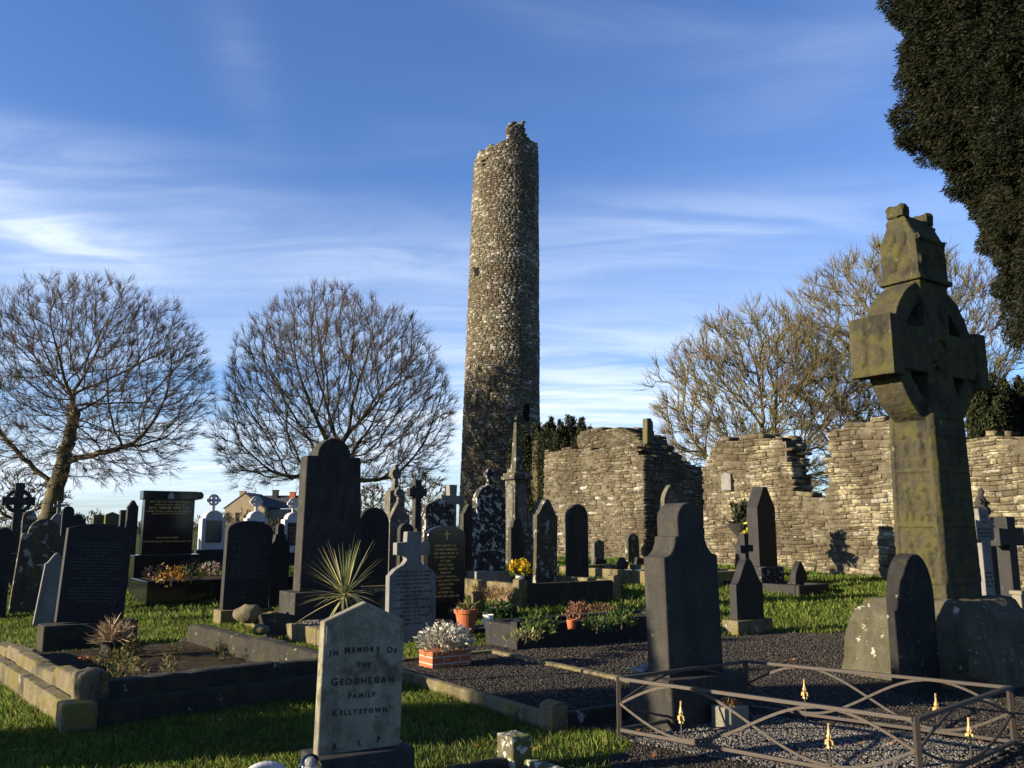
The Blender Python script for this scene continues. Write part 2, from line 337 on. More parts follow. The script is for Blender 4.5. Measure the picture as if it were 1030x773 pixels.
def wall_cells(L, base, top, thick, rnd, pal, hrow=(.04, .135), wst=(.09, .40), hole=None, white=.05):
    cells, tn = [], []
    for side in (0, 1):
        z = base
        while True:
            h = rnd.uniform(*hrow); s = -rnd.uniform(0, .2); anyp = False
            while s < L:
                w = rnd.uniform(*wst)*(.7+h*3); e = min(s+w, L+rnd.uniform(-.02, .08)); a = max(s, -rnd.uniform(0, .07)); m_ = (a+e)/2
                hh = h if rnd.random() > .12 else h*.5
                if z+h*.6 < top(m_) and e-a > .05:
                    anyp = True
                    if not (hole and hole(m_, z+h/2)):
                        f = thick/2+rnd.uniform(-.02, .035)
                        if side: cells.append((a, e, z, z+hh-.004, .0, -f+.0)); 
                        else: cells.append((a, e, z, z+hh-.004, .0, f))
                        tn.append(tint(rnd, pal, white))
                        if hh < h: cells.append((a, e, z+hh, z+h-.004, .0, (f-.01)*(-1 if side else 1))); tn.append(tint(rnd, pal, white))
                s += w
            z += h
            if not anyp and z > base+.5: break
            if z > 40: break
    return cells, tn
def rubble_wall(parent, name, P, ang, L, base, top, thick, seed, pal=PAL, hole=None, white=.05):
    rnd = np.random.default_rng(seed); ca, sa = math.cos(ang), math.sin(ang)
    cells, tn = wall_cells(L, base, top, thick, rnd, pal, hole=hole, white=white)
    def fn(s, z, d): return np.stack([P[0]+s*ca+d*sa, P[1]+s*sa-d*ca, z], 1)
    # the chamfer has to follow the sign of the face, so split by side
    A = [i for i, c in enumerate(cells) if c[5] > 0]; B = [i for i, c in enumerate(cells) if c[5] < 0]
    V1, F1, C1 = blocks([cells[i] for i in A], fn, rnd, [tn[i] for i in A])
    def fb(s, z, d): return np.stack([P[0]+s*ca-d*sa, P[1]+s*sa+d*ca, z], 1)
    V2, F2, C2 = blocks([(*cells[i][:5], -cells[i][5]) for i in B], fb, rnd, [tn[i] for i in B])
    V = np.concatenate([V1, V2]); F = np.concatenate([F1, F2+len(V1)]); C = np.concatenate([C1, C2])
    link(name, npmesh(name, V, F, C), MT['rubble'], parent)
    # mortar core
    bm = bmesh.new(); n = max(4, int(L/.12)); 
    for k in range(n):
        a, e = L*k/n, L*(k+1)/n; t = min(top(a+.02), top(e-.02), top((a+e)/2))-.14
        if k == 0: a += .06
        if k == n-1: e -= .06
        if t > base+.1:
            vs = bx(bm, ((a+e)/2, 0, (base+t)/2), (e-a, thick-.05, t-base))
    mt = Matrix.Translation((P[0], P[1], 0)) @ Matrix.Rotation(ang, 4, 'Z'); bmesh.ops.transform(bm, matrix=mt, verts=bm.verts)
    obj('mortar_core', bm, MT['mortar'], parent)
def lerp_prof(pts, jag, seed):
    xs = [p[0] for p in pts]; ys = [p[1] for p in pts]
    def f(s): return float(np.interp(s, xs, ys)) + jag*(mnoise.noise(Vector((s*2.3, seed, 0)))+.5*mnoise.noise(Vector((s*7, seed, 3))))
    return f
E_ANG = ALPHA-math.pi/2                            # direction of east
N_ANG = ALPHA
Ev = Vector((math.cos(E_ANG), math.sin(E_ANG))); Nv = Vector((math.cos(N_ANG), math.sin(N_ANG)))

def line_hit(P, D, px, z=2.5):                      # distance along P+D*t where it crosses photo column px
    best = min((abs(X(px, P[1]+D[1]*t, z)-(P[0]+D[0]*t)), t) for t in np.arange(-3, 40, .02)); return best[1]
def prof_px(P, D, pts, base=0):
    out = []
    for px, py in pts:
        t = line_hit(P, D, px); out.append((t, Z(py, P[1]+D[1]*t)))
    return out

# nearer church: its long south wall
PW = (X(720, 25), 25.0)
Dw = (Ev.x, Ev.y)
c1 = thing('ruined_church', 'long sunlit ruined church wall with a notched window opening, behind the high cross', 'ruined church', (PW[0], PW[1], 0))
c1.location = (0, 0, 0)
pp = prof_px(PW, Dw, [(720, 472), (726, 452), (742, 441), (770, 438), (800, 438), (803, 440), (806, 470), (808, 496), (836, 498), (840, 488), (846, 455), (852, 432), (870, 425), (893, 421), (925, 428), (950, 438), (975, 444), (1000, 440), (1030, 437), (1100, 432)])
LW = pp[-1][0]
rubble_wall(c1, 'south_wall', PW, E_ANG, LW, .1, lerp_prof(pp, .10, 3), .85, 5, PAL_W, white=.06)
# return wall at its west end running north, and the far side
topf = lerp_prof([(0, 3.3), (2, 2.6), (4.5, 2.2), (6, 1.6)], .15, 8)
rubble_wall(c1, 'west_wall', (PW[0]+Nv.x*.55+Ev.x*.43, PW[1]+Nv.y*.55+Ev.y*.43), N_ANG, 5.5, .1, topf, .8, 6, PAL_W)

# farther church: west part with the hump, and its dark east-facing end
PS = (X(557, 34), 34.0)
tS = line_hit(PS, Dw, 657)
pc = (PS[0]+Dw[0]*tS, PS[1]+Dw[1]*tS)
c2 = thing('ruined_church', 'ruined church block with a rubble hump and shaded end wall, beside the upright yews', 'ruined church', (0, 0, 0))
ps = prof_px(PS, Dw, [(548, 456), (560, 455), (575, 452), (600, 452), (625, 452), (640, 450), (648, 448), (656, 458)])
rubble_wall(c2, 'south_wall', PS, E_ANG, tS, .2, lerp_prof(ps, .08, 13), .9, 15, PAL)
Pe = (pc[0]+Nv.x*.47-Ev.x*.42, pc[1]+Nv.y*.47-Ev.y*.42)
pe = prof_px(Pe, (Nv.x, Nv.y), [(658, 456), (668, 458), (680, 463), (692, 468), (705, 470), (716, 472), (735, 476)])
rubble_wall(c2, 'east_wall', Pe, N_ANG, 6.5, .2, lerp_prof(pe, .12, 17), .84, 16, PAL)
# hump of rubble behind the wall top: remains of the inner gable
Ph = (PS[0]+Nv.x*1.5+Dw[0]*.6, PS[1]+Nv.y*1.5+Dw[1]*.6)
ph = prof_px(Ph, Dw, [(570, 456), (577, 452), (586, 441), (600, 434), (620, 432), (640, 432), (655, 437), (664, 447), (672, 460), (680, 470)])
rubble_wall(c2, 'gable_wall', Ph, E_ANG, ph[-1][0]-.3, .2, lerp_prof(ph, .06, 23), 1.5, 18, [tuple(q*.4 for q in p) for p in PAL])  # stone tints darkened to paint shade on the hump
# upright stub on the hump
bm = bmesh.new(); Ys = Ph[1]-5.0; xs = X(651, Ys, 5.3); zt, zb = Z(421, Ys), Z(447, Ys)
prism(bm, [(-.15, zb), (.18, zb), (.17, zt-.14), (.07, zt), (-.12, zt-.02)], -.12, .12)
bmesh.ops.transform(bm, matrix=Matrix.Translation((xs, Ys, 0)) @ Matrix.Rotation(ALPHA, 4, 'Z'), verts=bm.verts)
obj('finial_stub', bm, MT['mossy'], c2, bevel=.03)
# small pale slab fixed to the near church wall
t = line_hit(PW, Dw, 743); Yp = PW[1]+Dw[1]*t; z0, z1 = Z(494, Yp), Z(476, Yp)
q = thing('wall_plaque', 'small pale memorial slab fixed to the sunlit church wall', 'plaque', (PW[0]+Dw[0]*t-Nv.x*.47, Yp-Nv.y*.47, z0), E_ANG)
bm = bmesh.new(); prism(bm, [(-.17, 0), (.17, 0), (.17, z1-z0-.06), (0, z1-z0), (-.17, z1-z0-.06)], -.05, .04); obj('slab', bm, MT['pale'], q, bevel=.01)

# ------------------------------------------------------------------ round tower
def round_tower():
    rnd = np.random.default_rng(77); YT = 55.5; cx = X(501.7, YT-2, 2); gz0 = gz(cx, YT)
    zt = Z(150, YT-1.5); root = thing('round_tower', 'tall tapering rubble round tower with a broken top and slit windows', 'tower', (cx, YT, gz0))
    H = zt-gz0; r0, r1 = 2.64, 2.22; lean = .42
    rad = lambda z: r0+(r1-r0)*np.clip(z/H, 0, 1.1)
    def top(a):      # a: angle, -pi/2 faces the camera; break profile by bearing
        u = math.cos(a)                                   # -1 left, +1 right in the picture
        if math.sin(a) > 0: b = np.interp(u, [-1, -.3, .1, .5, 1], [-.2, .2, 1.5, 2.0, .8])
        else: b = np.interp(u, [-1, -.55, -.25, .0, .08, .55, .60, .8, 1], [-.35, .0, .1, .35, 1.5, 1.75, .95, .6, .9])
        return H+b
    wins = [(-2.62, H-7.4-.45, H-6.2-.4, .13), (-2.25, H-1.25, H-.75, .09), (-.95, H-17.6, H-16.0, .13), (-2.0, 7.5, 8.6, .1)]
    def win_z(py): return Z(py, YT-2)-gz0
    wins[0] = (math.acos(-(501.7+4.3-479.5)/34.5)*-1, win_z(278), win_z(266), .13)
    wins[1] = (math.acos(-(508-487.0)/32)*-1, win_z(166), win_z(159), .08)
    wins[2] = (-math.acos((527.0-503)/37), win_z(424), win_z(406), .11)
    cells, tn = [], []; z = -.5
    while z < H+2.6:
        h = rnd.uniform(.07, .18); s = rnd.uniform(0, .3); per = 2*math.pi*float(rad(z))
        while s < per:
            w = rnd.uniform(.12, .46); a = (s+w/2)/per*2*math.pi-math.pi
            if z+h*.7 < top(a)+.1*math.sin(a*17):
                if not any(abs((a-q[0]+math.pi) % (2*math.pi)-math.pi) < q[3] and q[1] < z+h/2 < q[2] for q in wins):
                    f = float(rad(z))+rnd.uniform(-.012, .028)
                    sc = 2*math.pi/per
                    cells.append(((s+.006)*sc-math.pi, (s+w-.006)*sc-math.pi, z, z+h-.006, f-.55, f)); tn.append(tint(rnd, [(.16, .145, .10), (.19, .17, .115), (.11, .10, .075), (.24, .21, .15), (.08, .075, .06)], .17))
            s += w
        z += h
    c = np.array(cells); n = len(c)
    def fn(a, z, d): return np.stack([np.cos(a)*d+lean*z/H, np.sin(a)*d, z], 1)
    # chamfer sizes assume metres, so scale angle by radius inside the mapping
    R = 2.4
    cc = [(q[0]*R, q[1]*R, q[2], q[3], q[4], q[5]) for q in cells]
    V, F, C = blocks(cc, lambda s, z, d: fn(s/R, z, d), rnd, tn)
    link('masonry', npmesh('masonry', V, F, C), MT['tower'], root)
    bm = bmesh.new(); seg = 40; rings = []
    for zz in (-.5, H*.5, H-.6):
        rings.append([bm.verts.new((math.cos(2*math.pi*i/seg)*(float(rad(zz))-.035)+lean*zz/H, math.sin(2*math.pi*i/seg)*(float(rad(zz))-.035), zz)) for i in range(seg)])
    inn = [bm.verts.new((math.cos(2*math.pi*i/seg)*1.5+lean, math.sin(2*math.pi*i/seg)*1.5, H-.6)) for i in range(seg)]
    inb = [bm.verts.new((math.cos(2*math.pi*i/seg)*1.5+lean, math.sin(2*math.pi*i/seg)*1.5, H-4)) for i in range(seg)]
    rings += [inn, inb]
    # drum stays closed; near-black slabs paint the shade in the window openings
    for a, b in zip(rings, rings[1:]):
        for i in range(seg): bm.faces.new((a[i], a[(i+1) % seg], b[(i+1) % seg], b[i]))
    bm.faces.new(inb)
    obj('mortar_core', bm, MT['mortar'], root)
    for a, zb, zt_, hw in wins[:3]:
        bm = bmesh.new(); r = float(rad((zb+zt_)/2)); w = hw*r*2*.95; zc = (zb+zt_)/2
        mt = Matrix.Translation((lean*zc/H, 0, zc)) @ Matrix.Rotation(a, 4, 'Z')
        bx(bm, (r-.06, 0, 0), (.05, w, zt_-zb), mt); o = obj('window', bm, MT['opening_shade'], root)
        bm = bmesh.new(); bx(bm, (r-.02, 0, (zt_-zb)/2+.05), (.14, w+.25, .12), mt); obj('lintel', bm, MT['mossy'], o, bevel=.02)
        bm = bmesh.new(); bx(bm, (r-.02, 0, -(zt_-zb)/2-.05), (.14, w+.2, .1), mt); obj('sill', bm, MT['mossy'], o, bevel=.02)
    # the stub of walling that still stands above the break
m = M('deep_shade_stone'); MT['opening_shade'] = m.done((.012, .011, .01), .95, 0.)
round_tower()

# ------------------------------------------------------------------ leafless trees
def grow(rng_, starts, attr, step, infl, kill, iters=160, up=.0):
    pos = []; par = []; nch = {}
    for chain in starts:
        prev = -1
        for k, p in enumerate(chain):
            p = Vector(p)
            if isinstance(p, Vector) and k == 0 and pos and chain is not starts[0]:
                prev = min(range(len(pos)), key=lambda i: (pos[i]-p).length); 
                continue
            if prev >= 0:
                n = max(1, int((p-pos[prev]).length/step)); a = pos[prev].copy()
                for q in range(1, n+1):
                    pos.append(a.lerp(p, q/n)+Vector(rng_.normal(0, .04, 3))); par.append(prev); prev = len(pos)-1
            else: pos.append(p); par.append(-1); prev = len(pos)-1
    at = [Vector(a) for a in attr]
    new_from = 0; best = [(1e9, -1)]*len(at)
    for _ in range(iters):
        kd = kdtree.KDTree(len(pos)-new_from)
        for i in range(new_from, len(pos)): kd.insert(pos[i], i)
        kd.balance(); acc = {}
        live = []
        lb = []
        for a, bd in zip(at, best):
            co, i, d = kd.find(a)
            if i is not None and d < bd[0]: bd = (d, i)
            if bd[0] < kill: continue
            live.append(a); lb.append(bd)
            if bd[0] < infl: acc.setdefault(bd[1], Vector()); acc[bd[1]] += (a-pos[bd[1]]).normalized()
        at, best = live, lb; new_from = len(pos)
        if not acc: break
        for i, v in acc.items():
            nch[i] = nch.get(i, 0)+1
            if nch[i] > 3: continue
            pd = (pos[i]-pos[par[i]]).normalized() if par[i] >= 0 else Vector((0, 0, 1))
            d = v.normalized()+pd*.75+Vector((0, 0, up))+Vector(rng_.normal(0, .10, 3))
            pos.append(pos[i]+d.normalized()*step); par.append(i)
        if len(pos) == new_from: break
    return pos, par
def bare_tree(label, base, starts, sampler, n_attr, seed, step=.35, infl=4.5, kill=.6, twig_n=8, twig_l=(.5, 1.2), r_tip=.016, expo=2.35, mats=('bark', 'twig'), group=None, center=None, trunk_r=0, twig_r=.008, rmax=.7, droop=0, up=.0):
    rng_ = np.random.default_rng(seed)
    root = thing('bare_tree', label, 'tree', base, 0, group)
    pos, par = grow(rng_, starts, sampler(rng_, n_attr), step, infl, kill, up=up)
    n = len(pos); P = np.array([tuple(p) for p in pos]); par = np.array(par)
    acc = np.zeros(n); kids = np.zeros(n, int)
    for i in range(n-1, -1, -1):
        if acc[i] == 0: acc[i] = r_tip**expo
        if par[i] >= 0: acc[par[i]] += acc[i]; kids[par[i]] += 1
    R = np.minimum(acc**(1/expo), rmax)
    if trunk_r:
        L0 = sum((Vector(b)-Vector(a)).length for a, b in zip(starts[0], starts[0][1:])); k0 = 0; acc_ = 0
        while k0 < n-1 and acc_ < L0*.98: acc_ += (pos[k0+1]-pos[k0]).length; k0 += 1; R[k0] = max(R[k0], trunk_r*(1-.5*acc_/L0))
        R[0] = max(R[0], trunk_r)
    # root flare
    z = P[:, 2]; R = R*(1+.35*np.exp(-np.maximum(z, 0)/.5)*(R > .2))
    idx = np.where(par >= 0)[0]
    P0 = P[par[idx]]; P1 = P[idx]; r1 = R[idx]; r0 = np.minimum(R[par[idx]], r1*1.35)
    ext = (P1-P0)*.04
    big = r1 > .06
    V1, F1 = tubes(P0[big]-ext[big], P1[big]+ext[big], r0[big], r1[big], 9)
    V2, F2 = tubes(P0[~big], P1[~big], r0[~big], r1[~big], 4)
    link('trunk', npmesh('trunk', np.concatenate([V1, V2]), np.concatenate([F1, F2+len(V1)])), MT[mats[0]], root, smooth=True)
    ctr = np.array(center if center else P.mean(0))
    thin = np.where((R < .05) & (par >= 0))[0]; A = []; B = []; RA = []; RB = []
    for i in thin:
        d0 = P[i]-P[par[i]]; d0 /= np.linalg.norm(d0)+1e-9
        k = twig_n if kids[i] == 0 else max(1, twig_n//3)
        for _ in range(k):
            out = P[i]-ctr; out /= np.linalg.norm(out)+1e-9
            d = d0*.6+out*.8+rng_.normal(0, .34, 3)+np.array([0, 0, .12-droop]); d /= np.linalg.norm(d)
            L = rng_.uniform(*twig_l); p = P[i]+d0*rng_.uniform(-.2, 0)*step; 
            m1 = p+d*L*.5; d2 = d+rng_.normal(0, .2, 3)+np.array([0, 0, .12-droop]); d2 /= np.linalg.norm(d2); m2 = m1+d2*L*.5
            A += [p, m1]; B += [m1, m2]; RA += [twig_r, twig_r*.8]; RB += [twig_r*.8, twig_r*.4]
            for q in range(2):
                d3 = d+rng_.normal(0, .5, 3); d3 /= np.linalg.norm(d3); s_ = p+(m1-p)*rng_.uniform(.3, 1)
                A.append(s_); B.append(s_+d3*L*.42); RA.append(twig_r*.75); RB.append(twig_r*.35)
    V, F = tubes(A, B, RA, RB, 3)
    link('crown', npmesh('crown', V, F), MT[mats[1]], root)
    return root
def ellipsoid(c, r, zmin, shell=.55, zfn=None):
    def f(rng_, n):
        out = []
        while len(out) < n:
            v = rng_.normal(0, 1, 3); v /= np.linalg.norm(v); rr = rng_.random()**(1/3)
            if rng_.random() < shell: rr = rng_.uniform(.72, 1)
            b = 1+.10*mnoise.noise(Vector(v*2.6+c[0]))
            p = np.array(c)+v*np.array(r)*rr*b
            if p[2] > zmin+(rng_.random()*1.2): out.append(p)
        return out
    return f
# far left tree: single trunk leaning right
Y1 = 46; b1 = (X(43, Y1), Y1, gz(0, Y1)); cx1 = X(95, Y1, 9)-b1[0]
bare_tree('spreading leafless tree with one thick leaning trunk, behind the far left graves', b1,
    [[(0, 0, -.2), (.35, 0, 2.2), (.65, .1, 4.2), (.9, .2, 6.0), (1.1, 0, 7.6)], [(.35, 0, 3.3), (-1.2, -.3, 4.6), (-3.0, -.5, 6.6)], [(.65, .1, 4.6), (2.6, -.6, 4.9), (4.8, -.8, 5.4)], [(.7, 0, 5.4), (.2, 1.5, 7), (-.4, 2.6, 9)]],
    ellipsoid((cx1*.8, 0, 8.7), (6.6, 6.0, 6.0), 3.2), 6500, 11, center=(cx1*.6, 0, 6), rmax=.62, trunk_r=.56, twig_n=7, r_tip=.0105, expo=2.08, step=.3, kill=.45, twig_l=(.4, .85))
Y2 = 48; b2 = (X(335, Y2), Y2, gz(0, Y2))
st = [[(0, 0, -.2), (0, 0, 1.6), (.1, 0, 2.6)]]
for ax, ay, h in ((-1.1, .3, 6.5), (-.45, -.5, 7.5), (.35, .4, 8), (1.0, -.3, 7), (-3.0, -.2, 5.2), (3.0, .4, 5.0), (-2.0, 1.4, 6)): st.append([(0, 0, 2.2), (ax*.45, ay*.5, 3.7), (ax, ay, h*.75)])
bare_tree('domed many-stemmed leafless tree between the tall headstone and the tower', b2, st,
    ellipsoid((-.1, 0, 7.2), (6.7, 6.2, 7.4), 3.0), 6800, 12, center=(0, 0, 3), rmax=.55, trunk_r=.55, twig_n=7, r_tip=.0105, expo=2.08, step=.3, kill=.45, twig_l=(.4, .85))
Y3 = 40; b3 = (X(778, Y3), Y3, .5)
st = [[(0, 0, -.2), (0, 0, 1.8)]]
for ax, ay, h in ((-1.3, .3, 6), (-.4, -.4, 7.5), (.5, .4, 8), (1.6, -.3, 6), (-3, 0, 5.4), (3, .4, 4.5)): st.append([(0, 0, 1.6), (ax*.35, ay*.5, 3.4), (ax, ay, h*.8)])
bare_tree('bushy leafless tree covered in pale moss, behind the window notch of the church', b3, st,
    ellipsoid((-.2, 0, 6.4), (5.0, 4.6, 4.8), 2.2, .4), 2600, 13, mats=('bark2', 'twig2'), center=(0, 0, 3), twig_n=6, rmax=.4, twig_r=.015, twig_l=(.5, 1.1), step=.32, kill=.5)
Y4 = 44; b4 = (X(925, Y4), Y4, .5)
st = [[(0, 0, -.2), (0, 0, 3), (.1, 0, 4.5)]]
for ax, ay, h in ((-2.6, .3, 8), (-.8, -.4, 11), (1.0, .4, 11), (2.8, -.3, 8), (-4, 0, 6), (4, .4, 6)): st.append([(0, 0, 3.4), (ax*.4, ay*.5, 5.4), (ax, ay, h*.85)])
bare_tree('tall leafless tree with reddish twigs, behind the high cross', b4, st,
    ellipsoid((-.2, 0, 9.7), (6.6, 5, 6.2), 3, .45), 3000, 14, mats=('bark2', 'twig2'), center=(0, 0, 4), twig_n=6, rmax=.4, twig_r=.015, step=.36, kill=.56)
# distant small trees seen in the gaps
def small_tree(px, Y, ytop, wpx, seed, label, py=500):
    s = (wpx/FPX*Y)/2; H = Z(ytop, Y)
    bare_tree(label, (X(px, Y), Y, .4), [[(0, 0, 0), (0, 0, H*.3)]], ellipsoid((0, 0, H*.58), (s, s, H*.40), H*.12, .4), 330, seed,
              step=H*.05, infl=H, kill=H*.055, twig_n=4, twig_l=(H*.05, H*.1), r_tip=.03, twig_r=.035, center=(0, 0, H*.2), rmax=.35, group='distant leafless trees on the skyline')
small_tree(15, 90, 478, 95, 31, 'distant rounded leafless tree behind the small celtic cross at far left')
small_tree(422, 95, 479, 62, 32, 'distant rounded leafless tree just left of the tower foot')
small_tree(376, 80, 492, 46, 33, 'low distant leafless tree beside the gabled monument with a knob')

# ------------------------------------------------------------------ yews
def foliage(root, name, pts, nrm, size, seed, palette, mat='yew', blades=3, aspect=.35):
    r = np.random.default_rng(seed); P = np.repeat(np.asarray(pts, float), blades, 0); Nn = np.repeat(np.asarray(nrm, float), blades, 0)
    n = len(P); d = Nn+r.normal(0, .55, (n, 3)); d /= np.linalg.norm(d, axis=1, keepdims=True)
    t = np.cross(d, r.normal(0, 1, (n, 3))); t /= np.linalg.norm(t, axis=1, keepdims=True)+1e-9
    L = size*r.uniform(.5, 1.3, (n, 1)); w = L*aspect
    P = P+r.normal(0, size*.3, (n, 3))
    V = np.stack([P-t*w*.25, P+t*w*.25, P+d*L*.6+t*w*.5, P+d*L, P+d*L*.6-t*w*.5], 1).reshape(-1, 3)
    F = np.arange(n*5).reshape(n, 5); pal = np.array(palette)
    C = pal[r.integers(len(pal), size=n)]*r.uniform(.6, 1.35, (n, 1)); C = np.repeat(C, 5, 0)
    return link(name, npmesh(name, V, F, C), MT[mat], root)
def lumps(c, r, n, seed, f=2.2, amp=.16, sel=None, rs=0, shell=.12):
    rr = np.random.default_rng(seed+rs); out = []; nn = []
    v = rr.normal(0, 1, (n, 3)); v /= np.linalg.norm(v, axis=1, keepdims=True)
    if sel is not None: v = v[sel(v)]
    for q in v:
        k = 1+amp*(mnoise.noise(Vector(q*f)+Vector((seed, 0, 0)))+.6*mnoise.noise(Vector(q*f*2.7)+Vector((0, seed, 0)))+.35*mnoise.noise(Vector(q*f*7)))
        k *= 1-shell*rr.random()**2
        out.append(np.array(c)+q*np.array(r)*k); nn.append(q)
    return np.array(out), np.array(nn)
YEW = [(.009, .014, .006), (.014, .021, .007), (.021, .028, .009), (.032, .036, .012)]
def irish_yew(label, x, y, z, H, w, seed, group):
    root = thing('upright_yew', label, 'yew', (x, y, z), 0, group); r = np.random.default_rng(seed); pts = []; nr = []
    k = int(11*w+3)
    for s in range(k):       # a bundle of upright plumes
        a = r.uniform(0, 2*math.pi); rad = w*.5*math.sqrt(r.random())*.8; hx, hy = rad*math.cos(a), rad*math.sin(a)
        hh = H*(1-.12*r.random()-.18*(rad/(w*.5))**2); pw = r.uniform(.16, .26)
        m_ = int(600*hh/3)
        zz = r.random(m_)*hh; taper = np.sqrt(np.clip((hh-zz)/(.25*hh), 0, 1)); th = r.uniform(0, 2*math.pi, m_)
        pr = pw*taper*r.uniform(.6, 1.0, m_)
        pts.append(np.stack([hx*(1+.25*zz/hh)+pr*np.cos(th), hy*(1+.25*zz/hh)+pr*np.sin(th), zz], 1)); nr.append(np.stack([np.cos(th)*.6, np.sin(th)*.6, np.ones(m_)], 1))
    foliage(root, 'crown', np.concatenate(pts), np.concatenate(nr), .11, seed, YEW)
    bm = bmesh.new(); lathe(bm, [(w*.18, -.2), (w*.14, H*.3), (w*.3, H*.5), (w*.22, H*.8), (.03, H*.93)], 8); obj('trunk', bm, MT['bark'], root)
for i, (px, yt, wpx) in enumerate(((524, 424, 26), (541, 421, 24), (557, 419, 26), (574, 418, 28), (590, 419, 24), (600, 428, 20))):
    Y = 39-i*.6; irish_yew(('upright dark yew nearest the tower in the row', 'second upright dark yew from the tower', 'third upright dark yew from the tower', 'fourth upright dark yew, above the church wall', 'fifth upright dark yew, beside the rubble hump', 'shortest upright dark yew, partly behind the rubble hump')[i],
        X(px, Y, 3), Y, .3, Z(yt, Y)-.3, wpx/FPX*Y*1.15, 40+i, 'upright yews beside the tower')
for i, (px, yt, wpx) in enumerate(((990, 372, 34), (1015, 368, 36), (1042, 372, 40))):
    Y = 26+i*.4; irish_yew(('upright yew rising just behind the cross arm over the church wall', 'broad upright yew over the church wall at the right', 'upright yew at the right edge over the church wall')[i],
        X(px, Y, 5), Y, .4, Z(yt, Y)-.4, wpx/FPX*Y*1.15, 50+i, 'upright yews behind the near church')
def big_yew():
    root = thing('yew_tree', 'huge dark yew overhanging the high cross from the upper right', 'tree', (16.15, 14, 0))
    c = (0, 0, 11.5); rx = (7.9, 7.0, 9.0)
    P_, N_ = lumps(c, rx, 240000, 3, 3.6, .13)
    # drooping sprays along the underside and only where the crown can be seen
    P2, N2 = lumps(c, rx, 1500000, 3, 3.6, .13, sel=lambda v: (v[:, 0] < -.25) & (v[:, 1] > -.35) & (v[:, 1] < .98) & (v[:, 2] < .45), rs=7, shell=.07); P_ = np.concatenate([P_, P2]); N_ = np.concatenate([N_, N2])
    keep = (P_[:, 0] < 3.5) & (P_[:, 1] < 7.5) & (P_[:, 2] < 16); P_, N_ = P_[keep], N_[keep]
    N_ = N_*np.array([1, 1, .5])+np.array([0, 0, -.25])
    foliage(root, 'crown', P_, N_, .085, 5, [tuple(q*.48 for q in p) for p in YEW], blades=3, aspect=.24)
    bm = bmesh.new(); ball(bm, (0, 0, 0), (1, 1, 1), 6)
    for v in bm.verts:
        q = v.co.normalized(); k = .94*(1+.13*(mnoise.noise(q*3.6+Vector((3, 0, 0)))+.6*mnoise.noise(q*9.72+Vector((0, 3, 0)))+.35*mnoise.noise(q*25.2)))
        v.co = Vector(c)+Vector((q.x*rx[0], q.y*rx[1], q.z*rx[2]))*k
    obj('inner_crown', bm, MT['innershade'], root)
    bm = bmesh.new()
    poly_tube(bm, [(0, 0, -.2), (.1, 0, 2), (-.1, .2, 4.5), (0, 0, 9)], .75, 12)
    obj('trunk', bm, MT['bark'], root)
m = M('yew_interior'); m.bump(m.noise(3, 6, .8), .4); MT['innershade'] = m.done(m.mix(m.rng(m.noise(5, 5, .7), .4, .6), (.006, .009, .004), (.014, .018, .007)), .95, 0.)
big_yew()

# ------------------------------------------------------------------ the house beyond
def house():
    Y = 140; xa, xb = X(226, Y, 4), X(266, Y, 4); xc = X(312, Y, 4); s = Y/FPX
    root = thing('farmhouse', 'distant cream gabled house with dark slate roofs and chimneys', 'house', (xa, Y, 0))
    zr = Z(497, Y); ze = Z(512, Y); wg = xb-xa; D = 9
    bm = bmesh.new(); prism(bm, [(0, 0), (wg, 0), (wg, ze), (wg/2, zr), (0, ze)], 0, D); obj('gable_wall', bm, MT['cream'], root)
    bm = bmesh.new()      # roofs: main range running to the right behind the gable
    L = xc-xa
    x0 = wg*.45
    prism2 = [(1.5, ze+.2), (D-1, ze+.2), (D/2, zr-.1)]
    a = [bm.verts.new((x0, p[0], p[1])) for p in prism2]; b = [bm.verts.new((L, p[0], p[1])) for p in prism2]
    bm.faces.new(a); bm.faces.new(b[::-1])
    for i in range(3): bm.faces.new((a[i], b[i], b[(i+1) % 3], a[(i+1) % 3]))
    rf = obj('roof', bm, MT['slate'], root)
    bm = bmesh.new()
    for sg in (1, -1):
        m_ = Matrix.Translation((wg/2+sg*(wg/4+.1), D/2-.1, (ze+zr)/2+.05)) @ Matrix.Rotation(sg*math.atan2(zr-ze, wg/2), 4, 'Y')
        bx(bm, (0, 0, .08), (math.hypot(wg/2, zr-ze)+.3, D-.1, .14), m_)
    obj('gable_roof', bm, MT['slate'], root)
    bm = bmesh.new(); bx(bm, ((L+wg)/2, 3.4, ze/2), (L-wg-.1, 3, ze)); obj('wing_wall', bm, MT['concrete'], root)
    # front cross gable with white bargeboards
    gx = X(262, Y, 4)-xa; 
    for px_, pt, h, mat in ((236, 493, 1.9, 'cream'), (270, 492, 2.2, 'dark'), (288, 494, 1.9, 'terracotta')):
        cx = X(px_, Y, 6)-xa; zt = Z(pt, Y)
        bm = bmesh.new(); bx(bm, (cx, D/2-.4, zt-h/2-.3), (.9, .8, h+.6)); bx(bm, (cx, D/2-.4, zt-.08), (1.1, 1.0, .14))
        obj('chimney', bm, MT[mat], rf, bevel=.02)
    for px_ in (228.5, 238.5):
        cx = X(px_, Y, 4)-xa; bm = bmesh.new(); bx(bm, (cx, -.02, Z(520, Y)), (.42, .1, 1.35)); w = obj('window', bm, MT['glass'], root)
        bm = bmesh.new(); bx(bm, (cx, -.06, Z(520, Y)-.74), (.6, .2, .1)); obj('sill', bm, MT['pale'], w)
house()
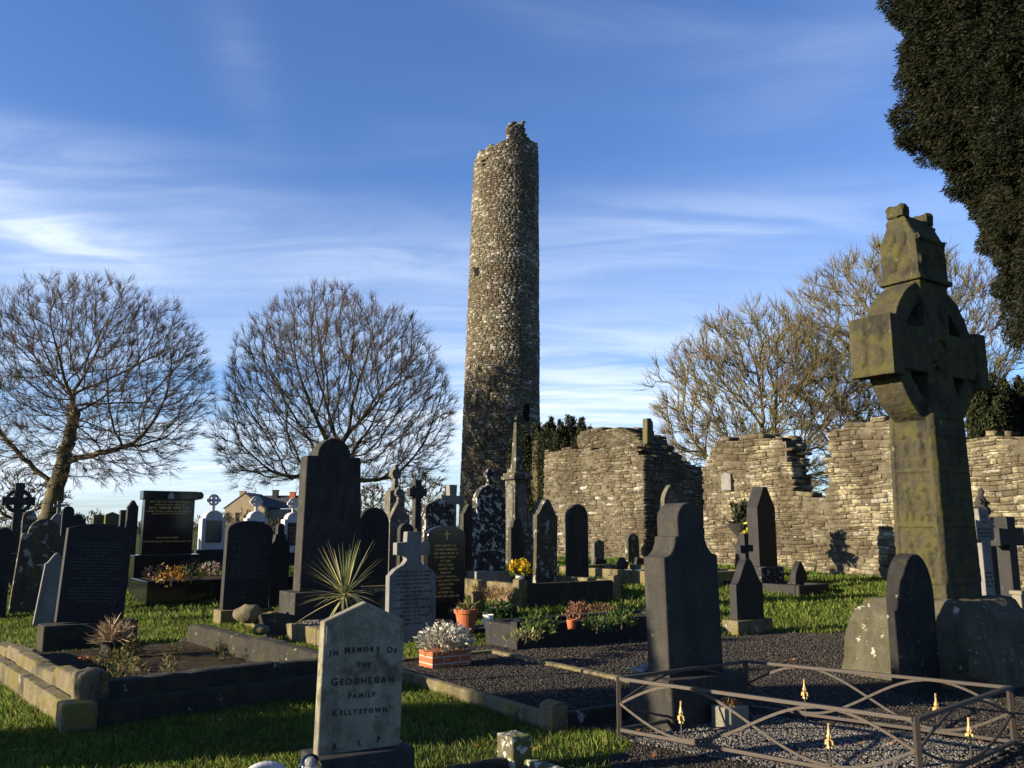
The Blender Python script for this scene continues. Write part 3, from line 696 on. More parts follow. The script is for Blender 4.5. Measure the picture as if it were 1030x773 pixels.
# bare hedge line at the far edge of the fields
def hedge(name, x0, x1, Y, h, seed, label):
    r = np.random.default_rng(seed); n = int((x1-x0)*55); x = r.uniform(x0, x1, n); z = r.random(n)**.7*h*(.75+.35*np.sin(x*.31)+.15*np.sin(x*1.3+1)); P_ = np.stack([x-x0, r.normal(0, .8, n), z], 1)
    root = thing(name, label, 'hedge', (x0, Y, .4)); foliage(root, 'foliage', P_, np.tile([0, 0, 1.], (n, 1)), .55, seed, [(.05, .045, .025), (.075, .055, .03), (.035, .04, .016)], 'leaf', 2, .2)
hedge('field_hedge', -75, 5, 110, 2.6, 61, 'low brown field hedge along the skyline behind the graves')
# ------------------------------------------------------------------ headstones
def arc(cx, cz, rx, rz, a0, a1, n=12):
    return [(cx+rx*math.cos(math.radians(a0+(a1-a0)*i/n)), cz+rz*math.sin(math.radians(a0+(a1-a0)*i/n))) for i in range(n+1)]
def profile(kind, w, h):
    a = w/2
    if kind == 'arch': return [(-a, 0), (a, 0)]+arc(0, h-a, a, a, 0, 180, 16)
    if kind == 'low_arch': r = a*.45; return [(-a, 0), (a, 0)]+arc(0, h-r, a, r, 0, 180, 16)
    if kind == 'segment': return [(-a, 0), (a, 0)]+[(a-w*i/12, h-.055*w*(1-math.cos((i/12*2-1)*1.57)) - .0*w) if False else (a-w*i/12, h-.09*w*((i/12*2-1)**2)) for i in range(13)]
    if kind == 'gable': return [(-a, 0), (a, 0), (a, h-.22*w), (0, h), (-a, h-.22*w)]
    if kind == 'steep': return [(-a, 0), (a, 0), (a, h-.75*w), (a*.96, h-.72*w), (a*.2, h), (-a*.2, h), (-a*.96, h-.72*w), (-a, h-.75*w)]
    if kind == 'pointed': return [(-a, 0), (a, 0), (a, h-.9*w)]+[(a*(1-(i/10)**1.7), h-.9*w*(1-i/10)) for i in range(1, 11)]+[(-a*(1-((10-i)/10)**1.7), h-.9*w*(i/10)) for i in range(1, 11)]
    if kind == 'lancet': return [(-a, 0), (a, 0)]+arc(0, h-w*.8, a, w*.8, 0, 180, 22)
    if kind == 'flat': return [(-a, 0), (a, 0), (a, h), (-a, h)]
    if kind == 'shoulder': r = a*.66; return [(-a, 0), (a, 0), (a, h-r-.10), (r, h-r-.06)]+arc(0, h-r, r, r, 0, 180, 16)+[(-r, h-r-.06), (-a, h-r-.10)]
    if kind == 'step': r = a*.62; return [(-a, 0), (a, 0), (a, h-r*1.05), (r*1.02, h-r*1.05)]+arc(0, h-r, r, r, 0, 180, 18)+[(-r*1.02, h-r*1.05), (-a, h-r*1.05)]
    if kind == 'scoop':
        r = a*.56; hs = h-r-.10
        sc = [(a-(a-r)*(1-math.cos(math.radians(t))), hs-.17+(.17)*math.sin(math.radians(t))) for t in (0, 20, 40, 60, 75, 90)]
        sc = [(a, hs-.17)]+[(a-(a-r)*math.sin(math.radians(t)), hs-.17*math.cos(math.radians(t))) for t in (15, 30, 45, 60, 75, 90)]
        return [(-a, 0), (a, 0)]+sc+[(r-.035, hs+.002)]+arc(0, h-r+.035, r-.035, r-.035, 0, 180, 18)+[(-r+.035, hs+.002)]+[(-x, z) for x, z in sc[::-1]]
    if kind == 'ogee':
        q = [(a*(1-i/14), h-.62*w+.62*w*(.5-.5*math.cos(math.pi*i/14))**.9) for i in range(15)]
        return [(-a, 0), (a, 0)]+q+[(-x, z) for x, z in q[::-1][1:]]
    if kind == 'round_shoulder':
        r = a*.72; return [(-a, 0), (a, 0), (a, h-r-.08)]+arc(r+(a-r)/2, h-r-.08, (a-r)/2, .06, 0, 150, 5)+arc(0, h-r, r, r, 0, 180, 16)+[(-x, z) for x, z in arc(r+(a-r)/2, h-r-.08, (a-r)/2, .06, 0, 150, 5)[::-1]]+[(-a, h-r-.08)]
def cross_pts(cx, z0, h, w, t, cz=.66):
    zc = z0+h*cz; a = w/2; b = t/2
    return [(cx-b, z0), (cx+b, z0), (cx+b, zc-b), (cx+a, zc-b*1.15), (cx+a, zc+b*1.15), (cx+b, zc+b), (cx+b*1.15, z0+h), (cx-b*1.15, z0+h), (cx-b, zc+b), (cx-a, zc+b*1.15), (cx-a, zc-b*1.15), (cx-b, zc-b)]
def ring_bm(bm, cx, cz, ro, ri, y0, y1, seg=28):
    R = [[bm.verts.new((cx+r*math.cos(2*math.pi*i/seg), y, cz+r*math.sin(2*math.pi*i/seg))) for i in range(seg)] for r, y in ((ro, y0), (ro, y1), (ri, y1), (ri, y0))]
    for k in range(4):
        a, b = R[k], R[(k+1) % 4]
        for i in range(seg): bm.faces.new((a[i], a[(i+1) % seg], b[(i+1) % seg], b[i]))
def celtic(bm, cx, z0, h, w, t, th, y=0):
    prism(bm, cross_pts(cx, z0, h, w, t), y-th/2, y+th/2); zc = z0+h*.66
    ring_bm(bm, cx, zc, w*.40, w*.28, y-th*.33, y+th*.33)
def letters(bm, xc, z, width, lh, y, rnd, words=4):
    """illegible worn lines: little strokes grouped into words"""
    x = xc-width/2; end = xc+width/2; st = lh*.16
    while x < end-lh*.6:
        for _ in range(rnd.randint(3, 8)):
            if x > end-lh*.5: break
            k = rnd.random(); w = lh*.5
            bx(bm, (x+st/2, y, z+lh/2), (st, .003, lh))
            if k < .6: bx(bm, (x+w-st/2, y, z+lh/2), (st, .003, lh*rnd.choice((1, .5, 1))))
            bx(bm, (x+w/2, y-.0006, z+lh*rnd.choice((.1, .5, .92))), (w*.95, .003, st))
            x += w+lh*.28
        x += lh*.55
def inscription(root, t, w, h, mat, rows, z0, z1, seed, wf=.8):
    r = random.Random(seed); bm = bmesh.new(); n = rows; y = -t/2-.0012
    for i in range(n):
        z = z1-(z1-z0)*(i+1)/n; lh = (z1-z0)/n*.52
        letters(bm, 0, z, w*wf*r.choice((1, .9, .6, .95, .45)), lh, y, r)
    return obj('inscription', bm, MT[mat], root)
def weather(o, amt, sc, seed=0):
    me = o.data
    tx = bpy.data.textures.new('weathering', 'CLOUDS'); tx.noise_scale = sc; tx.noise_depth = 4
    d = o.modifiers.new('wear', 'DISPLACE'); d.texture = tx; d.strength = amt; d.texture_coords = 'GLOBAL'; d.mid_level = .5
def remesh(o, vox, amt=.02, sc=.12):
    r = o.modifiers.new('weld', 'REMESH'); r.mode = 'VOXEL'; r.voxel_size = vox; r.use_smooth_shade = True
    s_ = o.modifiers.new('soften', 'SMOOTH'); s_.factor = .5; s_.iterations = 1
    weather(o, amt, sc)
def dims(xl, xr, ytop, Y, alpha, z0):
    """real size from the photo's front face extents"""
    zt = Z(ytop, Y); zm = (z0+zt)/2; dep = Y*CP+(zm-EYE)*SP; xc = X((xl+xr)/2, Y, zm); tt = xc/Y
    w = (xr-xl)/(FPX/dep*(math.cos(alpha)-tt*math.sin(alpha)))
    return xc, w, zt-z0
def headstone(label, xl, xr, ytop, Y, kind, mat, t=.12, alpha=35, plinth=None, z0=None, lean=(0, 0), rows=0, ins='faded', seed=0, pmat=None, group=None, bevel=.008, finial=None, taper=0, rough=False, wf=.8, iz=(.25, .8), cat='headstone'):
    al = math.radians(alpha); zg = gz(X((xl+xr)/2, Y), Y) if z0 is None else z0
    ph = plinth[0] if plinth else 0
    fin_h = finial[1] if finial else 0
    xc, w, h = dims(xl, xr, ytop, Y, al, zg); 
    root = thing('headstone', label, cat, (xc-t/2*math.sin(al), Y+t/2*math.cos(al), zg), al, group)
    sh = h-ph-fin_h; sub = []
    bm = bmesh.new(); prism(bm, profile(kind, w, sh), -t/2, t/2)
    if taper:
        for v in bm.verts: v.co.x *= 1+taper*(1-v.co.z/sh)
    lm = Matrix.Translation((0, 0, ph-(.05 if not plinth else 0))) @ Matrix.Rotation(math.radians(lean[0]), 4, 'Y') @ Matrix.Rotation(math.radians(lean[1]), 4, 'X')
    if rough:
        bmesh.ops.triangulate(bm, faces=bm.faces)
    o = obj('slab', bm, MT[mat], root, bevel=0 if rough else bevel); o.matrix_local = lm
    if rough: remesh(o, rough, .035, .10)
    if rows:
        i = inscription(root, t, w, sh, ins, rows, sh*iz[0], sh*iz[1], seed, wf); i.matrix_local = lm
    if plinth:
        bm = bmesh.new(); bx(bm, (0, 0, ph/2-.1), (w+plinth[1], t+plinth[2], ph+.2-.003)); 
        if len(plinth) > 3: bx(bm, (0, 0, plinth[3]/2-.1), (w+plinth[1]*2.2, t+plinth[2]*2.2, plinth[3]+.2))
        o = obj('plinth', bm, MT[pmat or mat], root, bevel=.012)
    if finial:
        bm = bmesh.new(); k, fh, fw = finial
        if k == 'celtic': celtic(bm, 0, sh-.02, fh+.02, fw, fw*.26, t*.6)
        elif k == 'cross': prism(bm, cross_pts(0, sh-.02, fh+.02, fw, fw*.26), -t*.3, t*.3)
        elif k == 'knob': prism(bm, [(-fw*.25, sh-.03), (fw*.25, sh-.03), (fw*.16, sh+fh*.5), (-fw*.16, sh+fh*.5)], -t*.3, t*.3); ring_bm(bm, 0, sh+fh*.62, fw*.5, fw*.2, -t*.3, t*.3, 16); prism(bm, cross_pts(0, sh+fh*.3, fh*.7, fw*.95, fw*.3, .46), -t*.26, t*.26)
        f = obj('finial', bm, MT[mat], root, bevel=.006); f.matrix_local = lm
    root['w'] = w; root['h'] = sh; root['ph'] = ph
    return root
def on_front(root, bm, name, mat, bevel=0, part=None):
    return obj(name, bm, MT[mat], part or root, bevel=bevel)

# --- foreground inscribed white stone
AG = 30
gs = headstone('small white gabled headstone with black capital lettering on blue-grey base, nearest the camera', 321, 404, 598, 5.5, 'gable', 'marble', t=.085, alpha=AG, plinth=None, z0=-.02, lean=(1.8, -2))
def text_mesh(lines):
    bmj = bmesh.new()
    dg = None
    for txt, size, z, arc_h, track in lines:
        # small capitals: first letter of a word is larger
        xs = []; x = 0; chars = []
        for i, ch in enumerate(txt):
            big = i == 0 or txt[i-1] == ' '
            if ch == ' ': x += size*.75*track; continue
            s = size*(1.25 if big else 1)
            cu = bpy.data.curves.new('letter', 'FONT'); cu.body = ch; cu.size = s*1.35; cu.extrude = .0008; cu.offset = .0022; cu.resolution_u = 2
            to = bpy.data.objects.new('letter', cu); col.objects.link(to); bpy.context.view_layer.update()
            me = bpy.data.meshes.new_from_object(to.evaluated_get(bpy.context.evaluated_depsgraph_get()))
            wx = max((v.co.x for v in me.vertices), default=s*.4); chars.append((me, x, wx)); x += wx+size*.30*track
            bpy.data.objects.remove(to); bpy.data.curves.remove(cu)
        tot = x-size*.3*track
        for me, cx, wx in chars:
            u = (cx+wx/2-tot/2); ang = -u/tot*arc_h*6 if arc_h else 0; dz = arc_h*(1-(2*u/tot)**2)
            mt = Matrix.Translation((u, 0, z+dz)) @ Matrix.Rotation(-ang if False else ang*-1, 4, 'Y') @ Matrix.Translation((-wx/2, 0, 0)) @ Matrix.Rotation(math.pi/2, 4, 'X')
            me.transform(mt); bmj.from_mesh(me); bpy.data.meshes.remove(me)
    return bmj
Wg, Hg = gs['w'], gs['h']; tg = .085
slab = [c for c in gs.children if c.name.startswith('slab')][0]
bm = text_mesh([('IN MEMORY OF', .030, Hg-.325, .022, 1.25), ('THE', .026, Hg-.395, 0, 1.3), ('GEOGHEGAN', .038, Hg-.495, 0, .95), ('FAMILY', .027, Hg-.575, 0, 1.25), ('KELLYSTOWN.', .028, Hg-.67, 0, 1.1)])
bmesh.ops.translate(bm, verts=bm.verts, vec=(0, -tg/2-.0012, 0)); o = obj('inscription', bm, MT['ink'], gs); o.matrix_local = slab.matrix_local
bm = text_mesh([('R.', .030, 0, 0, 1)]); bmesh.ops.translate(bm, verts=bm.verts, vec=(-.15, -tg/2-.0012, Hg-.865))
b2 = text_mesh([('I.', .030, 0, 0, 1)]); bmesh.ops.translate(b2, verts=b2.verts, vec=(0, -tg/2-.0012, Hg-.857)); me_ = bpy.data.meshes.new('tmp'); b2.to_mesh(me_); bm.from_mesh(me_); b2.free()
b2 = text_mesh([('P.', .030, 0, 0, 1)]); bmesh.ops.translate(b2, verts=b2.verts, vec=(.13, -tg/2-.0012, Hg-.849)); b2.to_mesh(me_); bm.from_mesh(me_); b2.free(); bpy.data.meshes.remove(me_)
o = obj('initials', bm, MT['ink'], gs); o.matrix_local = slab.matrix_local
# carved shield and leaves under the gable
bm = bmesh.new(); ring = []
for i in range(28):
    a = i/28*2*math.pi; ring.append(Vector((.062*math.cos(a)*(1-.12*math.sin(a)), -tg/2, Hg-.175+.075*math.sin(a))))
poly_tube(bm, [tuple(v) for v in ring+[ring[0]]], .006, 5)
poly_tube(bm, [(v.x*.72, v.y, Hg-.175+(v.z-Hg+.175)*.72) for v in ring+[ring[0]]], .004, 5)
for k in range(3): bx(bm, (0, -tg/2, Hg-.165-.0*k), (.05, .004, .004)) if k == 0 else bx(bm, ((k-1.5)*.03, -tg/2, Hg-.175), (.005, .004, .022))
for sx in (-1, 1):
    for j in range(5):
        a = .085+j*.028; poly_tube(bm, [(sx*a, -tg/2, Hg-.155-j*.014), (sx*(a+.02), -tg/2, Hg-.175-j*.012), (sx*(a+.012), -tg/2, Hg-.205-j*.008), (sx*(a-.008), -tg/2, Hg-.20-j*.01)], .0045, 5)
    poly_tube(bm, [(sx*.07, -tg/2, Hg-.15), (sx*.14, -tg/2, Hg-.165), (sx*.21, -tg/2, Hg-.225)], .005, 5)
    poly_tube(bm, [(sx*(Wg/2-.02), -tg/2, Hg-.25), (sx*(Wg/2-.02), -tg/2, Hg-.145), (0, -tg/2, Hg-.022)], .005, 5)
o = obj('carved_shield', bm, MT['marble'], gs, smooth=True); o.matrix_local = slab.matrix_local
bm = bmesh.new(); bx(bm, (.02, .02, .07), (Wg+.10, .30, .40)); o = obj('plinth', bm, MT['slatebase'], gs, bevel=.012)

# --- big dark stone in the centre foreground
hs = headstone('large dark headstone with scooped shoulders on a heavy plinth beside the iron railing', 673, 727, 500, 7.45, 'scoop', 'dark', t=.25, plinth=None, z0=0, lean=(-1.4, 0), bevel=.012)
bm = bmesh.new(); bx(bm, (0, 0, .17), (hs['w']+.24, .50, .42)); obj('plinth', bm, MT['dark'], hs, bevel=.02)

# --- left group
headstone('broad dark slab with shallow curved top on lichened plinth, left of the polished monument', 60, 127, 527, 11.6, 'segment', 'darker', t=.13, alpha=38, plinth=(.34, .32, .28), pmat='kerbdark', rows=19, ins='inkfaded', seed=1, lean=(3, -2), iz=(.2, .82))
headstone('lichen-covered grey headstone with rounded head and shoulders, at the far left behind the broad slab', 13, 58, 519, 15.6, 'round_shoulder', 'lichen2', t=.15, lean=(4, 0))
headstone('thin pale leaning marker slab in front of the lichen-covered grey headstone', 36, 57, 553, 14.2, 'ogee', 'pale', t=.10, lean=(6, 0))
headstone('plain black rounded headstone cut off by the left edge of the photo', -8, 10, 528, 15, 'arch', 'darker', t=.12)
headstone('pale grey headstone with sloping shoulders and a small cross, behind the lichen-covered stone', 42, 70, 502, 19, 'ogee', 'pale', t=.12, finial=('cross', .26, .2))
headstone('small dark round-headed stone between the pale grey headstone and the row of mossy stones', 60, 72, 507, 18.5, 'arch', 'darker', t=.12)
headstone('low dark block-topped stone right of the small dark round-headed one', 68, 84, 515, 18.6, 'step', 'darker', t=.14)
for i, (a, b, y) in enumerate(((92, 103, 516), (104, 118, 513), (119, 128, 511), (126, 137, 501))):
    headstone(('leftmost mossy stone in the receding row beside the black monument', 'pointed mossy stone, second in the receding row beside the black monument', 'narrow dark stone, third in the receding row beside the black monument', 'tallest and rightmost stone of the receding row beside the black monument')[i],
              a, b, y, (21, 20.4, 19.8, 19)[i], ('flat', 'gable', 'flat', 'ogee')[i], ('mossy', 'mossy', 'dark', 'dark')[i], t=.16, group='dark stones receding beside the black monument')
# celtic cross at the far left
def free_cross(name, label, pxc, ytop, Y, w, t, th, mat, celt=True, z0=None, plinth=.3, cat='grave cross', cz=.66, base_h=None, alpha=35):
    al = math.radians(alpha); zg = gz(X(pxc, Y), Y) if z0 is None else z0; h = Z(ytop, Y)-zg
    root = thing(name, label, cat, (X(pxc, Y, zg+h*.7), Y, zg), al); bm = bmesh.new(); ph = base_h or plinth
    if celt: 
        zc = h-w*.62; q = (zc-ph)/(h-ph); prism(bm, cross_pts(0, ph, h-ph, w, t, q), -th/2, th/2); ring_bm(bm, 0, zc, w*.42, w*.30, -th*.33, th*.33)
    else: prism(bm, cross_pts(0, ph, h-ph, w, t, cz), -th/2, th/2)
    obj('cross_shaft', bm, MT[mat], root, bevel=.01)
    bm = bmesh.new(); prism(bm, [(-w*.42, -.2), (w*.42, -.2), (w*.36, ph*.5), (w*.3, ph*.52), (w*.26, ph), (-w*.26, ph), (-w*.3, ph*.52), (-w*.36, ph*.5)], -th*1.5, th*1.5); obj('plinth', bm, MT[mat], root, bevel=.012)
    return root
free_cross('celtic_cross', 'dark ringed celtic cross beneath the leaning tree at the far left', 17.5, 486, 19.5, .66, .17, .16, 'dark', base_h=.7)
free_cross('celtic_cross', 'dark weathered ringed cross between the knobbed monument and the lichen gable stone', 419, 483, 22, .50, .17, .18, 'dark', base_h=1.1)
free_cross('stone_cross', 'big pale plain cross standing on a broad pale base, just left of the tower foot', 454, 488, 27, .85, .25, .22, 'pale', celt=False, base_h=.95, cz=.68)

# black polished monument
bmn = headstone('large black polished monument with roll-edged cap and gold lettering, behind a planted trough', 143, 194, 503, 18.6, 'flat', 'granite', t=.24, plinth=(.75, .30, .22), rows=0, cat='headstone')
w, h, ph = bmn['w'], bmn['h'], bmn['ph']
bm = bmesh.new(); bx(bm, (0, 0, ph+h+.095), (w+.10, .34, .185)); obj('cap', bm, MT['granite'], bmn, bevel=.015)
bm = bmesh.new(); mt = Matrix.Translation((w/2+.09, 0, ph+h+.10)) @ Matrix.Rotation(math.pi/2, 4, 'X'); bmesh.ops.create_cone(bm, cap_ends=True, segments=16, radius1=.085, radius2=.085, depth=.3, matrix=mt); obj('scroll_end', bm, MT['granite'], bmn, bevel=.006)
r = random.Random(4); bm = bmesh.new()
for z, wd, lh in ((h-.06, .8, .035), (h-.12, .6, .03), (h-.20, .8, .055), (h-.26, .9, .03), (h-.31, .7, .03), (.34, .45, .03), (.26, .95, .03)): letters(bm, 0, ph+z, w*wd, lh, -.1215, r)
obj('inscription', bm, MT['gold'], bmn)
bm = bmesh.new(); prism(bm, [(-.07, ph+h+.02), (.07, ph+h+.02), (.06, ph+h+.10), (.02, ph+h+.16), (-.02, ph+h+.16), (-.06, ph+h+.10)], -.176, -.171); obj('emblem', bm, MT['faded'], bmn)
# three white monuments with black panels
def white_monument(label, xl, xr, ytop, ybase, Y):
    al = ALPHA; zb = Z(ybase, Y); zg = gz(0, Y); xc, w, hh = dims(xl, xr, ytop, Y, al, zg)
    root = thing('headstone', label, 'headstone', (xc, Y, zg), al, 'white painted monuments with black panels'); ph = zb-zg; H = zg+hh-zb; ch = .42; H -= ch
    a = w/2; r = a*.74
    bm = bmesh.new(); prism(bm, [(-a, 0), (a, 0), (a, H-r*.95), (a*.94, H-r*.9), (r, H-r*.9)]+arc(0, H-r*.9, r, r*.9, 8, 172, 16)+[(-r, H-r*.9), (-a*.94, H-r*.9), (-a, H-r*.95)], -.16, .16)
    bmesh.ops.translate(bm, verts=bm.verts, vec=(0, 0, ph)); obj('slab', bm, MT['white'], root, bevel=.012)
    bm = bmesh.new(); bx(bm, (0, -.16, ph+H*.46), (w*.68, .014, H*.56)); pn = obj('panel', bm, MT['granite'], root)
    bm = bmesh.new(); rr = random.Random(len(label))
    for i in range(7): letters(bm, 0, ph+H*(.25+.06*i), w*.68*rr.choice((.8, .6, .7)), .03, -.169, rr)
    obj('inscription', bm, MT['faded'], pn)
    bm = bmesh.new(); celtic(bm, 0, ph+H-.02, ch, .36, .07, .07); ring_bm(bm, 0, ph+H+ch*.64, .145, .105, -.03, .03); obj('finial', bm, MT['white'], root)
    bm = bmesh.new(); bx(bm, (0, 0, ph/2-.1), (w+.28, .55, ph+.195)); obj('plinth', bm, MT['darker'], root, bevel=.01)
white_monument('white round-topped monument with black panel, directly right of the black polished monument', 201, 225, 497, 553, 22)
white_monument('white round-topped monument with ringed cross, in front of the distant farmhouse gable', 246, 267, 499, 556, 24)
white_monument('white round-topped monument partly hidden by the tall dark stone, right of the farmhouse gable', 284, 304, 501, 556, 25)
# slate stones
headstone('dark slate headstone with low rounded top on a pale base, left of the tall stone', 226, 272, 524, 14.6, 'low_arch', 'darker', t=.16, plinth=(.22, .12, .24), pmat='kerb', rows=21, ins='inkfaded', seed=6, lean=(1, 0), iz=(.35, .86))
headstone('plain black shoulder-topped headstone between the slate stone and the tall dark stone', 272, 291, 524, 16.0, 'scoop', 'darker', t=.14)
tl = headstone('very tall tapering dark headstone with round head and square shoulders before the many-stemmed tree', 308, 362, 441, 14.2, 'step', 'dark', t=.30, lean=(0, -1), taper=.14, bevel=.02, plinth=(.55, .42, .40))
# broken leaning fragment beside it
q = thing('broken_stone', 'broken slab fragment leaning beside the foot of the tall dark headstone', 'stone fragment', (X(283, 12.8, .2), 12.8, 0), ALPHA)
bm = bmesh.new(); prism(bm, [(-.22, 0), (.30, 0), (.34, .25), (.1, .36), (-.2, .42)], -.05, .05); o = obj('slab', bm, MT['kerbdark'], q, bevel=.012); o.rotation_euler = (math.radians(-28), math.radians(-10), .1)
headstone('dark round-headed headstone immediately right of the tall dark stone', 361, 391, 508, 16.5, 'arch', 'darker', t=.14)
headstone('grey gabled headstone with a knob finial, right of the brownish monument', 392, 412, 488, 19.5, 'steep', 'limestone', t=.16, finial=('knob', .34, .20))
# brown tall pedestal with gable & knob cross
q = headstone('tall brownish gabled monument block with a ringed cross finial, beside the dark round-headed stone', 392, 407, 466, 23, 'gable', 'limestone', t=.34, finial=('knob', .62, .28), z0=.5)
headstone('squat stone with a white lichened gable and dark speckled face, behind the black rounded headstone', 428, 457, 499, 18.2, 'gable', 'lichen', t=.18, seed=4)
hb = headstone('black polished headstone with gold cross and lettering, behind the pale engraved stone', 430, 468, 529, 13.6, 'low_arch', 'granite', t=.13, rows=14, ins='gold', seed=8, iz=(.25, .82), wf=.7, plinth=(.15, .25, .2), pmat='darker')
bm = bmesh.new(); prism(bm, cross_pts(0, hb['ph']+hb['h']*.85, .14, .085, .018, .62), -.069, -.0655); obj('gold_cross', bm, MT['gold'], hb)
headstone('narrow grey stone with shouldered top, between the black rounded headstone and the lichen-speckled one', 466, 479, 505, 19.5, 'ogee', 'dark', t=.16)
# white engraved stone with a cut-out cross head
zg = 0; Yw = 12.4; xc, w, h = dims(390, 437, 535, Yw, ALPHA, zg)
q = thing('headstone', 'pale engraved headstone whose top is shaped as a plain cross, behind the silver-leaved planter', 'headstone', (xc, Yw, zg), ALPHA)
a = w/2; b = a*.22; c_ = a*.85
pts = [(-a, 0), (a, 0), (a, h*.60), (a*.75, h*.66), (a*.42, h*.70), (b*1.3, h*.74), (b*1.5, h*.78), (c_*.85, h*.79), (c_*.85, h*.90), (b*1.4, h*.905), (b*1.3, h), (-b*1.3, h), (-b*1.4, h*.905), (-c_*.85, h*.90), (-c_*.85, h*.79), (-b*1.5, h*.78), (-b*1.3, h*.74), (-a*.42, h*.70), (-a*.75, h*.66), (-a, h*.60)]
bm = bmesh.new(); prism(bm, pts, -.06, .06); obj('slab', bm, MT['pale'], q, bevel=.008)
inscription(q, .12, w, h, 'ink', 14, h*.16, h*.66, 9, .85)
for a_, b_, y_, Y_, k_, m_, lb in ((402, 416, 524, 17.6, 'arch', 'dark', 'small dark arched headstone peeping between the pale engraved stone and the gabled monument'),
        (268, 279, 532, 17.5, 'arch', 'limestone', 'small grey arched headstone just behind the slate headstone'),
        (598, 608, 541, 24.0, 'gable', 'limestone', 'small grey gabled stone standing before the ruined church block'),
        (632, 643, 535, 25.0, 'arch', 'lichen2', 'small lichened arched stone at the right of the ruined church block'),
        (514, 527, 520, 21.5, 'shoulder', 'dark', 'dark shouldered headstone at the foot of the spire monument'),
        (20, 34, 512, 18.5, 'arch', 'lichen2', 'small lichened arched stone just right of the far-left celtic cross'),
        (346, 358, 517, 19.5, 'ogee', 'dark', 'dark narrow stone just behind the right edge of the tall dark headstone'),
        (800, 812, 562, 18.6, 'pointed', 'darker', 'tiny black pointed stone near the foot of the church wall')):
    headstone(lb, a_, b_, y_, Y_, k_, m_, t=.14)
# tall lichen stone
headstone('tall black headstone heavily speckled with white lichen, with pale base and knobbed finial', 480, 509, 471, 18.6, 'arch', 'lichen', t=.20, plinth=(.42, .14, .20), pmat='pale', finial=('knob', .36, .24), z0=.25)
headstone('yellow-lichened stone with curved shoulders, right of the yellow flowers', 539, 560, 502, 18.8, 'ogee', 'lichen2', t=.30, lean=(1.5, 0), plinth=(.12, .1, .12))
headstone('dark round-headed headstone in front of the ruined church block', 572, 592, 505, 19.5, 'arch', 'dark', t=.12)
headstone('small pointed grey stone half hidden behind the big dark central headstone', 669, 682, 486, 22, 'pointed', 'limestone', t=.14)
# monument with spire
def spire():
    Y = 25.5; zg = .5; s = Y/FPX*1.0
    root = thing('spire_monument', 'slender dark stone spire on an arched pedestal, in front of the upright yews', 'monument', (X(520, Y, 2), Y, zg), ALPHA)
    zc = Z(482, Y)-zg; zt = Z(420, Y)-zg; a = .25
    bm = bmesh.new(); bx(bm, (0, 0, .25), (1.0, 1.0, .6)); bx(bm, (0, 0, .62), (.86, .86, .16)); obj('plinth', bm, MT['lichen2'], root, bevel=.03)
    bm = bmesh.new(); bx(bm, (0, 0, (zc+.68)/2), (a*2, a*2, zc-.70)); body = obj('pedestal', bm, MT['lichen2'], root, bevel=.015)
    for k in range(4):
        bm = bmesh.new(); p = [(-a*.66, .85), (a*.66, .85), (a*.66, zc-.42)]+arc(0, zc-.42, a*.66, .26, 0, 180, 10)+[(-a*.66, zc-.42)]
        prism(bm, p, -a-.02, -a+.01); bmesh.ops.transform(bm, matrix=Matrix.Rotation(k*math.pi/2, 4, 'Z'), verts=bm.verts); obj('arched_panel', bm, MT['limestone'], body)
    bm = bmesh.new(); bx(bm, (0, 0, zc+.03), (.70, .70, .12)); bx(bm, (0, 0, zc+.12), (.60, .60, .09)); bx(bm, (0, 0, zc+.23), (.42, .42, .14)); obj('cornice', bm, MT['lichen2'], root, bevel=.02)
    bm = bmesh.new(); bmesh.ops.create_cone(bm, cap_ends=True, segments=4, radius1=.19, radius2=.09, depth=zt-zc-.45, matrix=Matrix.Translation((0, 0, (zt+zc+.15)/2)) @ Matrix.Rotation(math.pi/4, 4, 'Z'))
    bmesh.ops.create_cone(bm, cap_ends=True, segments=4, radius1=.09, radius2=.01, depth=.15, matrix=Matrix.Translation((0, 0, zt)) @ Matrix.Rotation(math.pi/4, 4, 'Z')); obj('spire', bm, MT['lichen2'], root, bevel=.008)
spire()
# stones before the near church wall
headstone('tall black pointed headstone on a lichened block, right in front of the church wall', 763, 781, 490, 19.0, 'steep', 'darker', t=.30, plinth=(.42, .16, .2), pmat='lichen', z0=.32)
q = headstone('small black headstone topped with a plain cross, standing between gravel and grass', 741, 768, 562, 13.3, 'ogee', 'darker', t=.14, plinth=(.22, .18, .16), pmat='kerb')
bm = bmesh.new(); H = q['h']+q['ph']; prism(bm, cross_pts(0, H-.06, .44, .30, .09, .48), -.05, .05); obj('cross', bm, MT['darker'], q, bevel=.006)
# urn with a plant before the wall
def urn(label, px, ytop, Y, hgt, mat='dark', seed=3):
    root = thing('stone_urn', label, 'urn', (X(px, Y, 1.5), Y, gz(0, Y)), 0); zt = Z(ytop, Y)-gz(0, Y); b = zt-hgt
    bm = bmesh.new(); lathe(bm, [(.24, -.1), (.24, .12), (.17, .16), (.14, b*.6), (.18, b*.62), (.09, b*.7), (.10, b*.8), (.30, b), (.33, b+.05), (.02, b+.04)], 20); obj('urn', bm, MT[mat], root, smooth=False)
    r_ = np.random.default_rng(seed); n = 90; a = r_.uniform(0, 6.28, n); rr = r_.uniform(0, .16, n)
    P_ = np.stack([rr*np.cos(a), rr*np.sin(a), b+r_.uniform(0, hgt, n)**1.0], 1); foliage(root, 'plant', P_, np.stack([np.cos(a)*.3, np.sin(a)*.3, np.ones(n)], 1), .16, seed, [(.02, .03, .012), (.04, .04, .02)], 'leaf')
urn('dark stone urn with an upright plant, beside the tall black pointed headstone', 745, 508, 20.4, .5)

